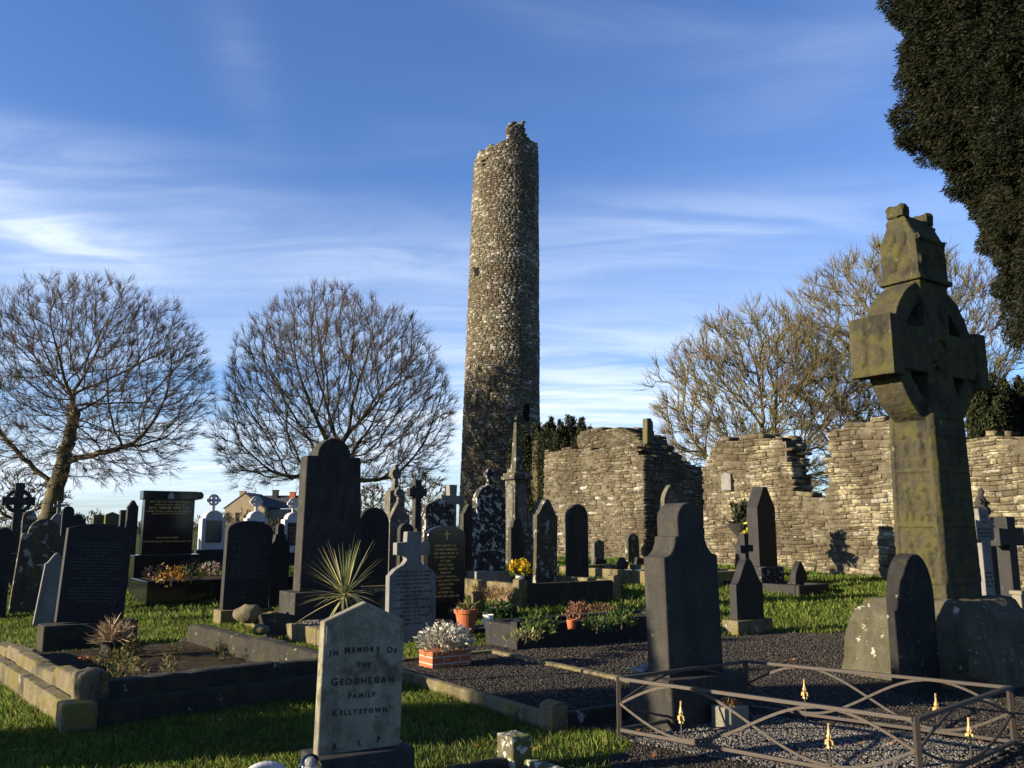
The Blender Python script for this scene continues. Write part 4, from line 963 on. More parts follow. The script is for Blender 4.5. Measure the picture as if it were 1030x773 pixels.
MT['rimlichen'] = stone('lichen_rimmed_slate', (.013, .013, .014), (.03, .029, .027), (.36, .35, .31), .015, 11, moss=(.05, .05, .02), mamt=.08)
# right-hand group behind the high cross
headstone('slim black pointed-arch headstone with lichen-spotted edge, standing against the high cross base', 909, 942, 552, 8.6, 'lancet', 'rimlichen', t=.17, z0=-.02, lean=(-1.5, 1), bevel=.012)
q = free_cross('stone_cross', 'pale grey engraved cross headstone just right of the high cross shaft', 987, 512, 12.3, .50, .26, .16, 'pale', celt=False, base_h=.35, cz=.80)
H = Z(512, 12.3)-gz(0, 12.3); bm = bmesh.new(); rr = random.Random(2)
for z_, wd in ((H-.12, .12), (H-.20, .12), (H-.30, .42), (H-.35, .4), (H-.40, .36), (H-.9, .2), (H-.96, .18), (H-1.02, .2), (H-1.08, .18)): letters(bm, 0, z_, wd, .026, -.0812, rr)
obj('inscription', bm, MT['ink'], q)
free_cross('stone_cross', 'broad black cross headstone at the right edge behind the grey engraved cross', 1013, 520, 13.4, .78, .24, .2, 'darker', celt=False, base_h=.35, cz=.78)
def statue():
    Y = 14.2; root = thing('angel_statue', 'dark weathered figure kneeling on a tall pedestal, behind the right side of the high cross', 'statue', (X(987, Y, 1.8), Y, gz(0, Y)), ALPHA); zt = Z(491, Y)-gz(0, Y)
    bm = bmesh.new(); bx(bm, (0, 0, (zt-.55)/2-.05), (.40, .40, zt-.55)); bx(bm, (0, 0, zt-.53), (.52, .52, .09)); obj('pedestal', bm, MT['dark'], root, bevel=.02)
    bm = bmesh.new(); z = zt-.48
    ball(bm, (0, 0, z+.10), (.17, .15, .11)); ball(bm, (.02, 0, z+.23), (.10, .09, .14)); ball(bm, (.03, -.01, z+.41), (.05, .055, .065)); ball(bm, (.02, -.02, z+.33), (.035, .035, .06))
    poly_tube(bm, [(.10, 0, z+.30), (.14, -.08, z+.20), (.04, -.15, z+.27)], .03, 8); poly_tube(bm, [(-.06, 0, z+.30), (-.10, -.08, z+.20), (.02, -.15, z+.27)], .03, 8)
    ball(bm, (-.16, -.02, z+.10), (.12, .09, .07)); o = obj('figure', bm, MT['dark'], root); remesh(o, .012, .01, .05)
statue()
q = thing('grave_post', 'short pale yellowish corner post at the far right behind the cross base', 'post', (X(1024, 11.3, .7), 11.3, 0), ALPHA)
bm = bmesh.new(); bx(bm, (0, 0, .35), (.09, .12, .8)); bx(bm, (0, 0, .76), (.13, .16, .05)); obj('post', bm, MT['concrete'], q, bevel=.01)

# ------------------------------------------------------------------ the high cross
def high_cross():
    Y0, X0 = 9.6, 4.70
    root = thing('high_cross', 'huge carved mossy high cross with ringed head and house-shaped cap on a stone base', 'high cross', (X0, Y0, 0), ALPHA)
    rnd = random.Random(5); zc = 3.53
    bm = bmesh.new()
    def frustum(w0, d0, w1, d1, z0, z1):
        v = [bm.verts.new(p) for p in ((-w0, -d0, z0), (w0, -d0, z0), (w0, d0, z0), (-w0, d0, z0), (-w1, -d1, z1), (w1, -d1, z1), (w1, d1, z1), (-w1, d1, z1))]
        for f in ((0, 3, 2, 1), (4, 5, 6, 7), (0, 1, 5, 4), (1, 2, 6, 5), (2, 3, 7, 6), (3, 0, 4, 7)): bm.faces.new([v[i] for i in f])
    frustum(.375, .275, .335, .245, .6, 2.95); frustum(.335, .24, .25, .215, 2.8, 3.3); frustum(.25, .215, .25, .215, 3.29, 3.8); frustum(.25, .215, .30, .215, 3.79, 4.36)
    # arms
    bx(bm, (0, 0, zc), (1.9, .43, .50))
    bx(bm, (-.90, 0, 3.53), (.20, .50, .66)); bx(bm, (.90, 0, 3.53), (.20, .50, .66))
    ring_bm(bm, 0, zc, .85, .62, -.18, .18, 48)
    for sx in (-1, 1):         # rolls inside the ring
        for sz in (-1, 1): bmesh.ops.create_cone(bm, cap_ends=True, segments=16, radius1=.055, radius2=.055, depth=.36, matrix=Matrix.Translation((sx*.47, 0, zc+sz*.47)) @ Matrix.Rotation(math.pi/2, 4, 'X'))
    # edge mouldings and carved panels on the wide (front/back) and narrow faces
    def face_detail(half_w, half_d, z0, z1, rows, side, wide):
        e = .022
        for i in range(rows+1):
            z = z0+(z1-z0)*i/rows; 
            for s in (-1, 1):
                if wide: bx(bm, (0, s*half_d(z), z), (half_w(z)*2-.06, e*1.6, .03))
                else: bx(bm, (s*half_w(z), 0, z), (e*1.6, half_d(z)*2-.06, .03))
        n = 10
        for s in (-1, 1):
            for u in (-1, 1):
                pts = []
                for i in range(n+1):
                    z = z0+(z1-z0)*i/n
                    pts.append((u*(half_w(z)-.035), s*half_d(z), z) if wide else (s*half_w(z), u*(half_d(z)-.035), z))
                poly_tube(bm, pts, .022, 6)
        for i in range(rows):
            za = z0+(z1-z0)*i/rows; zb = z0+(z1-z0)*(i+1)/rows; H = zb-za; z = (za+zb)/2
            for s in (-1, 1):
                k = 3 if wide else 2
                for j in range(k):
                    u = (j-(k-1)/2)*((half_w(z) if wide else half_d(z))*2-.16)/k
                    for (du, dz, a, b) in ((0, -.10, .055, .15), (0, .13, .035, .045), (.03, -.28, .03, .08), (-.03, -.28, .03, .08), (.05, .02, .03, .03)):
                        uu = u+du+rnd.uniform(-.01, .01); zz = z+dz*H*1.2
                        if wide: ball(bm, (uu, s*half_d(z), zz), (a, .030, b*H*1.4), 2)
                        else: ball(bm, (s*half_w(z), uu, zz), (.030, a, b*H*1.4), 2)
    hw = lambda z: .375-(z-.6)*.04/2.35; hd = lambda z: .275-(z-.6)*.03/2.35
    face_detail(hw, hd, 1.02, 2.80, 3, 0, True); face_detail(hw, hd, 1.02, 2.80, 3, 0, False)
    for s in (-1, 1):
        for u in (-1, 1):
            for w_ in (-1, 1): ball(bm, (s*1.0, u*.10, 3.53+w_*.13), (.035, .06, .10), 2)
        for i in range(16): ball(bm, (rnd.uniform(-.8, .8), s*.215, 3.53+rnd.uniform(-.22, .22)), (.05, .03, .09), 2)
        ring_bm(bm, 0, zc, .20, .15, s*.215-.03, s*.215+.03, 24)
        for i in range(40):
            a = i/40*2*math.pi; ball(bm, (.735*math.cos(a), s*.17, zc+.735*math.sin(a)), (.045, .02, .045), 1)
        for i in range(8): ball(bm, (rnd.uniform(-.2, .2), s*.22, rnd.uniform(3.95, 4.3)), (.05, .03, .08), 2)
    o = obj('cross_body', bm, MT['mossycross'], root); remesh(o, .0125, .016, .06)
    # cap: a small house with steep roof and curled finials at both gables
    bm = bmesh.new(); zb, ze, zr = 4.36, 4.86, 5.18
    frx = .31; fy = .225
    prismx = [(-fy, zb), (fy, zb), (fy*.96, ze), (.05, zr), (-.05, zr), (-fy*.96, ze)]
    a = [bm.verts.new((-frx, y, z)) for y, z in prismx]; b = [bm.verts.new((frx, y, z)) for y, z in prismx]
    bm.faces.new(a); bm.faces.new(b[::-1])
    for i in range(6): bm.faces.new((a[i], b[i], b[(i+1) % 6], a[(i+1) % 6]))
    bx(bm, (0, 0, zb+.02), (frx*2+.07, fy*2+.06, .06))
    for s in (-1, 1):
        poly_tube(bm, [(s*frx, -fy*1.02, ze-.02), (s*frx, 0, zr+.04), (s*frx, fy*1.02, ze-.02)], .04, 8)
        ball(bm, (s*.27, -.07, zr+.055), (.085, .055, .06)); ball(bm, (s*.27, .07, zr+.055), (.085, .055, .06)); bx(bm, (s*.26, 0, zr+.02), (.15, .20, .13))
        for u, z in ((-.09, ze-.32), (.08, ze-.30), (0, ze-.12), (-.06, ze), (.07, ze+.02)): ball(bm, (s*frx, u, z), (.03, .055, .09), 2)
        for i in range(7): ball(bm, (-.26+i*.085, s*fy, ze-.2+rnd.uniform(-.1, .1)), (.03, .025, .08), 2)
        poly_tube(bm, [(-frx, s*fy, ze-.01), (frx, s*fy, ze-.01)], .03, 8)
    o = obj('cap', bm, MT['mossycross'], root); remesh(o, .011, .016, .06)
    # base: big truncated pyramid block with worn edges
    bm = bmesh.new(); v = []
    for w_, d_, z in ((.77, .80, -.2), (.75, .77, .25), (.68, .68, .64), (.56, .48, .84)):
        v.append([bm.verts.new(p) for p in ((-w_, -d_, z), (w_, -d_, z), (w_, d_, z), (-w_, d_, z))])
    bm.faces.new(v[0][::-1]); bm.faces.new(v[-1])
    for a_, b_ in zip(v, v[1:]):
        for i in range(4): bm.faces.new((a_[i], a_[(i+1) % 4], b_[(i+1) % 4], b_[i]))
    for i in range(6): ball(bm, (rnd.uniform(-.9, .9), rnd.choice((-.78, .78)), rnd.uniform(0, .3)), (.2, .08, .14), 2)
    o = obj('base', bm, MT['crossbase'], root); remesh(o, .03, .12, .35)
MT['mossycross'] = stone('mossy_carved_sandstone', (.045, .042, .026), (.085, .075, .042), (.17, .165, .12), .0, 9, moss=(.072, .070, .020), mamt=.17, dark=(.02, .019, .014), damt=.10, bump=.012, grain=45)
MT['crossbase'] = stone('mottled_base_stone', (.085, .08, .055), (.14, .13, .085), (.45, .43, .35), .035, 9, moss=(.065, .062, .028), mamt=.15, bump=.012)
high_cross()
# loose white stones at the foot of the base
for i, (px, py, s) in enumerate(((868, 662, .10), (895, 655, .07), (896, 676, .06), (903, 683, .05), (885, 671, .045))):
    x, y = G(px, py); bm = bmesh.new(); ball(bm, (0, 0, s*.5), (s*1.2, s, s*.8), 3)
    for v in bm.verts: v.co *= 1+.25*mnoise.noise(v.co*18+Vector((i, 0, 0)))
    o = obj('loose_stone', bm, MT['pale' if i < 2 else 'kerb'], None, smooth=True); o.location = (x, y, gz(x, y)); tag(o, ('large whitish loose stone at the left foot of the cross base', 'pale loose stone wedged against the slim black headstone', 'small loose stone below the wedged pale one', 'small loose stone nearest the foot of the slim black headstone', 'tiny loose stone between the large whitish stone and the black headstone')[i], 'stone', 'loose stones at the cross base')
# ------------------------------------------------------------------ grave plots with kerbs
plots = []                                         # footprints kept free of grass
def plot(label, corner, n, w, alpha=35, kh=.15, kw=.12, mat='kerb', fill='soil', fill_h=None, posts=None, rough=0, sides='SENW', mats=None, cat='grave plot', fine=0):
    """corner = south-east corner; n metres to the north (right, away), w metres to the west (left, away)"""
    al = math.radians(alpha); N = Vector((math.cos(al), math.sin(al))); Wd = Vector((-math.sin(al), math.cos(al))); c = Vector(corner)
    zb = gz(*(c+N*n/2+Wd*w/2)); root = thing('grave_plot', label, cat, (c.x, c.y, zb), al)
    def P(a, b): return tuple(c+N*a+Wd*b)
    plots.append([P(0, 0), P(n, 0), P(n, w), P(0, w)])
    seg = {'E': ((0, kw/2), (n, kw/2)), 'W': ((0, w-kw/2), (n, w-kw/2)), 'S': ((kw/2, kw), (kw/2, w-kw)), 'N': ((n-kw/2, kw), (n-kw/2, w-kw))}
    for k in sides:
        (a0, b0), (a1, b1) = seg[k]; bm = bmesh.new(); L = math.hypot(a1-a0, b1-b0); ang = math.atan2(b1-b0, a1-a0)
        if rough:
            x = 0; rr = random.Random(hash(k) % 7+len(label))
            rr = random.Random(ord(k)+len(label))
            while x < L-.02:
                l_ = min(rr.uniform(*rough), L-x); 
                if L-x-l_ < .15: l_ = L-x
                hh = kh*rr.uniform(.86, 1.06); vs = bx(bm, (x+l_/2, rr.uniform(-.015, .015), hh/2-.1), (l_-.012, kw*rr.uniform(.9, 1.08), hh+.2)); x += l_
        else: bx(bm, (L/2, 0, kh/2-.1), (L-.004, kw, kh+.2))
        bmesh.ops.transform(bm, matrix=Matrix.Translation((a0, b0, 0)) @ Matrix.Rotation(ang, 4, 'Z'), verts=bm.verts)
        o = obj('kerb', bm, MT[(mats or {}).get(k, mat)], root, bevel=.015 if not fine else 0)
        if fine: 
            ss = o.modifiers.new('r', 'REMESH'); ss.mode = 'VOXEL'; ss.voxel_size = fine; ss.use_smooth_shade = True; weather(o, .028, .2)
    if posts:
        pw, phh, where = posts
        for k in where:
            a, b = {'SE': (0, 0), 'NE': (n, 0), 'SW': (0, w), 'NW': (n, w)}[k]
            a += kw/2*(1 if a == 0 else -1); b += kw/2*(1 if b == 0 else -1)
            bm = bmesh.new(); bx(bm, (a, b, phh/2-.08), (pw, pw, phh+.16)); prism(bm, [(a-pw/2, phh+.002), (a+pw/2, phh+.002), (a, phh+pw*.16)], b-pw/2, b+pw/2)
            o = obj('corner_post', bm, MT[(mats or {}).get('P', mat)], root, bevel=.018 if not fine else 0)
            if fine: ss = o.modifiers.new('r', 'REMESH'); ss.mode = 'VOXEL'; ss.voxel_size = fine; ss.use_smooth_shade = True; weather(o, .035, .1)
    if fill:
        fh = kh*.55 if fill_h is None else fill_h; r_ = np.random.default_rng(len(label)); nx = max(4, int(n/.08)); ny = max(4, int(w/.08))
        xs = np.linspace(kw*.8, n-kw*.8, nx); ys = np.linspace(kw*.8, w-kw*.8, ny); xx, yy = np.meshgrid(xs, ys)
        zz = fh+(.02 if fill == 'soil' else .002)*np.sin(xx*3)*np.sin(yy*2.3)+r_.normal(0, .006 if fill == 'soil' else .001, xx.shape); V = np.stack([xx, yy, zz], 2).reshape(-1, 3)
        i = np.arange(nx-1)[None]+np.arange(ny-1)[:, None]*nx; F = np.stack([i, i+1, i+nx+1, i+nx], 2).reshape(-1, 4)
        link('infill', npmesh('infill', V, F), MT[fill], root, smooth=True)
    root['zb'] = zb; return root, P, zb+(kh*.55 if fill_h is None else fill_h)
A, PA, zA = plot('large grave plot with massive mossy stepped kerbs, in the left foreground', G(79, 733), 2.35, 4.0, 40, .36, .17, 'kerbdark', 'soil', .13, posts=(.23, .43, ('SE',)), rough=(.5, 1.2), mats={'S': 'kerb', 'P': 'kerb', 'E': 'kerbdark'}, fine=.022, sides='SEN')  # darker east kerb: its shade is put into the stone colour
# lower step of the massive kerb
al = math.radians(40); bm = bmesh.new(); bx(bm, (-.05, 2.0, .05), (.12, 4.2, .34)); bx(bm, (-.03, -.03, .06), (.26, .22, .36)); o = obj('plinth_step', bm, MT['kerb'], A); ss = o.modifiers.new('r', 'REMESH'); ss.mode = 'VOXEL'; ss.voxel_size = .022; ss.use_smooth_shade = True; weather(o, .03, .2)
bm = bmesh.new(); bx(bm, (1.25, -.05, .05), (2.4, .14, .34)); o = obj('plinth_step', bm, MT['kerbdark'], A); ss = o.modifiers.new('r', 'REMESH'); ss.mode = 'VOXEL'; ss.voxel_size = .022; ss.use_smooth_shade = True; weather(o, .03, .2)  # east step in the dark stone, painting its shaded face
B, PB, zB = plot('dark gravelled grave plot with thin pale kerb, between the white foreground stone and the railing', G(556, 737), 1.7, 3.4, 35, .11, .09, 'kerb', 'gravel', .07, posts=(.17, .19, ('SE',)), mats={'E': 'kerbdark'})  # east kerb takes the dark stone as painted shade
Cc, PC, zC = plot('planted grave plot with a tall black kerb, in the middle beyond the gravelled plot', G(520, 655), 2.8, .8, 33, .32, .14, 'darker', 'soil', .27, posts=(.16, .36, ('SE',)))
D, PD, zD = plot('grassed grave plot with pale lit kerb and black front, farther back in the middle', G(522, 614), 2.4, 2.6, 33, .34, .14, 'kerb', 'soil', .16, posts=(.2, .42, ('NE', 'SE')), mats={'E': 'kerbdark'})  # front kerb darkened in colour to paint its shaded side
Fp, PF, zF = plot('low buff-kerbed grave plot strewn with ornaments, below the ruined church block', G(684, 594), 2.3, 4.2, 35, .24, .14, 'kerb', 'gravel', .12)
Hp, PH, zH = plot('rough stone-edged gravel plot below the dark slate headstone', G(322, 652), 2.2, 3.0, 38, .20, .17, 'kerb', 'gravel', .14, rough=(.25, .6), fine=.025)
Ip, PI_, zI = plot('dark rough-edged grave plot at the corner of the stone-edged gravel plot', G(248, 660), 1.8, 1.8, 38, .16, .15, 'kerb', 'soil', .10, rough=(.25, .55), fine=.025) if False else (None, None, 0)
Jp, PJ, zJ = plot('narrow black-kerbed bed in front of the black pointed headstone', (X(802, 17.6), 17.6), 1.0, 2.2, 35, .16, .1, 'darker', 'soil', .1)
Kp, PK, zK = plot('raised black planting bed in front of the black polished monument', (X(150, 16.4), 16.4), 2.9, 1.5, 35, .38, .12, 'granite', 'soil', .37)
Lp, PL, zL = plot('beige block-sided tomb bed behind the pale engraved headstone', (X(388, 14.4), 14.4), .9, 1.6, 35, .46, .12, 'kerb', 'soil', .40)
# kerb cutting across the very bottom of the picture
Q, PQ, zQ = plot('small grave plot at the bottom edge with a lichened square corner post', G(520, 797), 1.5, .001+1.2, 18, .10, .10, 'kerb', None, 0) if False else (None, None, 0)
def kerb_piece(label, pts, h, w, mat='kerb', postat=None):
    a, b = Vector(pts[0]), Vector(pts[1]); d = b-a; ang = math.atan2(d.y, d.x); root = thing('kerbstone', label, 'kerb', (a.x, a.y, gz(*a)), ang)
    bm = bmesh.new(); bx(bm, (d.length/2, 0, h/2-.08), (d.length, w, h+.16)); o = obj('rail', bm, MT[mat], root); ss = o.modifiers.new('r', 'REMESH'); ss.mode = 'VOXEL'; ss.voxel_size = .014; ss.use_smooth_shade = True; weather(o, .025, .08)
    if postat is not None:
        bm = bmesh.new(); bx(bm, (postat, 0, .06), (.17, .19, .30)); o = obj('corner_post', bm, MT['lichenpost'], root); ss = o.modifiers.new('r', 'REMESH'); ss.mode = 'VOXEL'; ss.voxel_size = .014; ss.use_smooth_shade = True; weather(o, .03, .08)
MT['lichenpost'] = stone('lichened_post', (.10, .095, .07), (.16, .15, .11), (.5, .5, .45), .12, 16, moss=(.12, .13, .03), mamt=.2, bump=.01)
kerb_piece('thin lichened kerb with a square corner post along the bottom edge of the photo', (G(424, 790), G(520, 772)), .07, .08, 'kerbdark', (Vector(G(520, 772))-Vector(G(424, 790))).length-.02)
kerb_piece('short kerb running off the bottom edge, right of the lichened corner post', (G(532, 775), G(600, 800)), .08, .09, 'lichenpost')

# ------------------------------------------------------------------ iron railing round the grave
def railing():
    H = .46; cor = [Vector(G(622, 737)), None, None, None]
    a = cor[0]; z = H
    def top_at(px, py):           # plan position of a point at rail height
        d = ray(px, py); t = (H-EYE)/d.z; return Vector((d.x*t, d.y*t))
    B_ = top_at(921, 722); C_ = top_at(1015, 690); D_ = top_at(750, 664); A_ = top_at(622, 681)
    root = thing('grave_railing', 'low rusty iron grave railing with curved bars and gold spear finials, right foreground', 'railing', (A_.x, A_.y, 0)); O = A_
    for p in (A_, B_, C_, D_):
        bm = bmesh.new(); q = p-O; bx(bm, (q.x, q.y, H/2-.05), (.035, .035, H+.1)); po = obj('post', bm, MT['iron'], root, bevel=.003)
    def side(p, q, lenses):
        p, q = p-O, q-O; d = q-p; L = d.length; ang = math.atan2(d.y, d.x); mt = Matrix.Translation((p.x, p.y, 0)) @ Matrix.Rotation(ang, 4, 'Z')
        zl = .075
        for zz, w in ((H-.012, .034), (zl, .03)):
            bm = bmesh.new(); bx(bm, (L/2, 0, zz), (L-.036, w, .024), mt); obj('rail', bm, MT['iron'], root, bevel=.002)
        zm = (H+zl)/2; amp = (H-zl)/2-.014; n = 16*lenses
        for sg, yy in ((1, .006), (-1, -.006)):
            bm = bmesh.new(); pts = []
            for i in range(n+1):
                u = i/n; pts.append(tuple(mt @ Vector((u*(L-.03)+.015, yy, zm+sg*amp*math.sin(math.pi*lenses*u)))))
            for p0, p1 in zip(pts, pts[1:]):
                v = Vector(p1)-Vector(p0); m_ = Matrix.Translation((Vector(p0)+Vector(p1))/2) @ v.to_track_quat('X', 'Z').to_matrix().to_4x4(); bx(bm, (0, 0, 0), (v.length+.004, .012, .018), m_)
            obj('curved_bar', bm, MT['iron'], root)
        for k in range(lenses):
            x = L*(k+.5)/lenses; bm = bmesh.new(); poly_tube(bm, [tuple(mt @ Vector((x, 0, -.02))), tuple(mt @ Vector((x, 0, zm-.07)))], .007, 6); st = obj('spike', bm, MT['iron'], root)
            bm = bmesh.new(); prism(bm, [(x-.022, zm-.07), (x+.022, zm-.07), (x+.012, zm-.045), (x+.030, zm-.052), (x+.026, zm-.02), (x+.010, zm-.015), (x+.017, zm+.0), (x+.008, zm+.03), (x, zm+.085), (x-.008, zm+.03), (x-.017, zm+.0), (x-.010, zm-.015), (x-.026, zm-.02), (x-.030, zm-.052), (x-.012, zm-.045)], -.006, .006)
            d2 = bm.verts[:]; r0 = bmesh.ops.duplicate(bm, geom=bm.verts[:]+bm.edges[:]+bm.faces[:]); nv = [v for v in r0['geom'] if isinstance(v, bmesh.types.BMVert)]; bmesh.ops.transform(bm, matrix=Matrix.Translation((x, 0, 0)) @ Matrix.Rotation(math.pi/2, 4, 'Z') @ Matrix.Translation((-x, 0, 0)), verts=nv)
            bmesh.ops.transform(bm, matrix=mt, verts=bm.verts); obj('finial', bm, MT['goldpaint'], st, bevel=.002)
    side(A_, B_, 2); side(D_, C_, 2); side(A_, D_, 1); side(B_, C_, 1)
    return [A_, B_, C_, D_]
RC = railing()
# stone block vase and low kerb inside the railing
x, y = G(735, 733)
q = thing('stone_vase', 'square concrete flower block holding withered leaves, inside the iron railing', 'vase', (x, y, 0), math.radians(38))
bm = bmesh.new(); bx(bm, (0, 0, .075), (.24, .20, .19)); o = obj('block', bm, MT['concrete'], q, bevel=.015)
r_ = np.random.default_rng(2); n = 60; foliage(q, 'withered_leaves', np.stack([r_.uniform(-.06, .06, n), r_.uniform(-.05, .05, n), r_.uniform(.17, .19, n)], 1), np.tile([0, 0, 1.], (n, 1)), .035, 3, [(.28, .16, .06), (.15, .08, .03), (.3, .22, .1)], 'leaf')
q = thing('stone_post', 'pale chipped kerb post at the left foot of the dark headstone plinth', 'post', (*G(651, 722), 0), ALPHA)
bm = bmesh.new(); bx(bm, (0, 0, .16), (.15, .14, .42)); obj('post', bm, MT['concrete'], q, bevel=.012); bm = bmesh.new(); bx(bm, (0, 0, .385), (.22, .18, .03)); ball(bm, (.03, 0, .41), (.09, .07, .025)); obj('cap_stone', bm, MT['pale'], q, bevel=.006)

# ------------------------------------------------------------------ pots and plants
def tuft(root, name, n, rad, h, size, pal, seed, spread=.4, aspect=.3, mat='leaf', z0=0, shape='dome'):
    r = np.random.default_rng(seed); a = r.uniform(0, 2*math.pi, n); q = np.sqrt(r.random(n)); x = q*np.cos(a); y = q*np.sin(a)
    z = r.random(n)**.6*h*(np.sqrt(1-q*q*.8)) if shape == 'dome' else r.random(n)*h
    P_ = np.stack([x*rad, y*rad, z0+z], 1); N_ = np.stack([x*spread*2, y*spread*2, np.ones(n)*.8], 1); return foliage(root, name, P_, N_, size, seed, pal, mat, 2, aspect)
GREEN = [(.03, .06, .012), (.05, .09, .02), (.08, .11, .03)]; BROWN = [(.12, .07, .035), (.18, .11, .05), (.08, .05, .025)]
def plant(label, xy, z, n, rad, h, size, pal, seed, cat='plant', name='shrub', group=None, aspect=.3, extra=None):
    root = thing(name, label, cat, (xy[0], xy[1], z), 0, group); tuft(root, 'foliage', n, rad, h, size, pal, seed, aspect=aspect)
    if extra: tuft(root, 'flowers', extra[0], rad*.9, h*1.05, extra[1], extra[2], seed+1, aspect=.9)
    bm = bmesh.new(); poly_tube(bm, [(0, 0, -.05), (rad*.1, 0, h*.3), (0, rad*.1, h*.6)], .008, 5); poly_tube(bm, [(0, 0, 0), (-rad*.3, 0, h*.5)], .006, 5); obj('stem', bm, MT['bark'], root)
    return root
def pot(label, xy, z, r0, r1, h, mat, name='flower_pot', rim=True):
    root = thing(name, label, 'pot', (xy[0], xy[1], z)); bm = bmesh.new()
    lathe(bm, [(r0*.9, 0), (r0, .01), (r1*.96, h*.82)]+([(r1*1.08, h*.82), (r1*1.1, h)] if rim else [(r1, h)])+[(r1*.92, h), (r1*.9, h*.85), (.01, h*.85)], 24); obj('vessel', bm, MT[mat], root, smooth=False, bevel=.002)
    return root
def on(xp, yp, z):              # plan position of a photo spot at height z
    d = ray(xp, yp); t = (z-EYE)/d.z; return (d.x*t, d.y*t)
# terracotta pot with bulbs
xy = on(469, 633, .10); p = pot('terracotta pot of sprouting bulbs beside the small white pot', xy, .06, .115, .17, .33, 'terracotta')
tuft(p, 'sprouts', 45, .09, .10, .12, [(.10, .12, .03), (.25, .22, .08), (.03, .03, .02)], 5, .5, .18, z0=.29)
bm = bmesh.new(); ball(bm, (-.05, -.04, .31), (.045, .04, .035)); obj('bulb', bm, MT['concrete'], p, smooth=True)
xy = on(491, 630, .10); pot('small plain white pot beside the terracotta pot', xy, .06, .075, .085, .21, 'plastic', rim=False)
q = thing('stone_slab', 'low flat stone slab carrying the terracotta and white pots', 'slab', (*on(478, 633, .03), 0), ALPHA); bm = bmesh.new(); bx(bm, (0, 0, .0), (.75, .45, .118)); obj('slab', bm, MT['kerbdark'], q, bevel=.012)
q = thing('stone_vase', 'square yellowish stone vase holding bare stems, behind the terracotta pot', 'vase', (*on(481, 612, .12), .10), ALPHA); bm = bmesh.new(); bx(bm, (0, 0, .14), (.20, .18, .30)); bx(bm, (0, 0, .30), (.24, .22, .04)); obj('block', bm, MT['kerb'], q, bevel=.02); tuft(q, 'stems', 20, .08, .12, .14, BROWN, 7, z0=.3, aspect=.1)
# brick planter with silver foliage
xy = on(436, 678, .0); q = thing('brick_planter', 'low orange brick planter overflowing with silver-leaved foliage', 'planter', (xy[0]+.12, xy[1]+.1, .05), ALPHA)
bm = bmesh.new(); bx(bm, (0, 0, .09), (.50, .30, .22)); obj('box', bm, MT['brick'], q, bevel=.006)
tuft(q, 'silver_foliage', 620, .30, .30, .05, [(.36, .35, .29), (.46, .44, .38), (.26, .25, .20)], 21, .9, .45, z0=.18); tuft(q, 'withered_stems', 200, .27, .2, .055, BROWN+[(.25, .14, .08)], 22, .8, .2, z0=.14)
# black framed plaque
q = thing('memorial_plaque', 'small pale-framed black plaque leaning on the black polished headstone', 'plaque', (*on(442, 625, .05), .05), math.radians(28)); bm = bmesh.new(); bx(bm, (0, 0, .13), (.24, .03, .27)); o = obj('frame', bm, MT['white'], q, bevel=.005); o.rotation_euler = (math.radians(-14), 0, 0)
bm = bmesh.new(); bx(bm, (.01, -.018, .125), (.16, .006, .19)); o2 = obj('panel', bm, MT['granite'], o)
# cordyline
def cordyline():
    xy = (X(345, 8.6, .5), 8.6); root = thing('cordyline_palm', 'small spiky cordyline palm with long radiating leaves, behind the white foreground headstone', 'plant', (*xy, 0))
    r = np.random.default_rng(9); n = 95; bm = bmesh.new(); poly_tube(bm, [(0, 0, -.05), (.01, 0, .5), (0, 0, .93)], .022, 8); obj('trunk', bm, MT['bark'], root)
    V = []; F = []; C = []
    for i in range(n):
        a = r.uniform(0, 6.283); el = r.uniform(-.35, 1.45); L = r.uniform(.40, .62); d = Vector((math.cos(a)*math.cos(el), math.sin(a)*math.cos(el), math.sin(el))); s = d.cross(Vector((0, 0, 1))).normalized()*.010; b = Vector((0, 0, .92+.05*r.random())); c = np.array([(.34, .34, .14), (.42, .38, .2), (.22, .26, .09)][r.integers(3)])*r.uniform(.7, 1.2)
        k0 = len(V)
        for j in range(5):
            t = j/4; p = b+d*L*t+Vector((0, 0, -.10*t*t*max(.1, 1-abs(el)))); w = (.8+.5*math.sin(t*3))*(1-t*.93); V += [p-s*w, p+s*w]; C += [c, c]
        for j in range(4): F.append((k0+j*2, k0+j*2+1, k0+j*2+3, k0+j*2+2))
    link('leaves', npmesh('leaves', [tuple(v) for v in V], F, np.array(C)), MT['leaf'], root)
cordyline()
# dried plant in a dark pot before the broad left slab
xy = on(113, 660, .14); p = pot('dark square-shouldered pot of dried grasses in front of the broad dark slab', xy, .13, .10, .14, .20, 'darker', rim=True)
tuft(p, 'dried_grasses', 220, .12, .13, .15, [(.24, .17, .10), (.32, .24, .15), (.14, .10, .06)], 31, .9, .07, z0=.17)
# mixed flowers on the bed of the polished monument
for i, (px, py, c, lb) in enumerate(((158, 584, [(.28, .17, .10), (.18, .10, .06)], 'clump of brown dried flowers at the left of the raised black bed'), (172, 586, [(.45, .25, .04), (.38, .17, .04)], 'low clump of orange-yellow flowers in the raised black bed'), (192, 583, GREEN, 'green leafy clump in the middle of the raised black bed'), (212, 578, [(.35, .33, .30), (.2, .12, .08)], 'straggly pale flowers at the right of the raised black bed'))):
    xy = on(px, py, zK+.03); plant(lb, xy, zK, 110, .26, .30, .07, c+[(.08, .06, .03)], 60+i, name='flower_clump', cat='flowers', aspect=.4, group='flowers in the raised black bed')
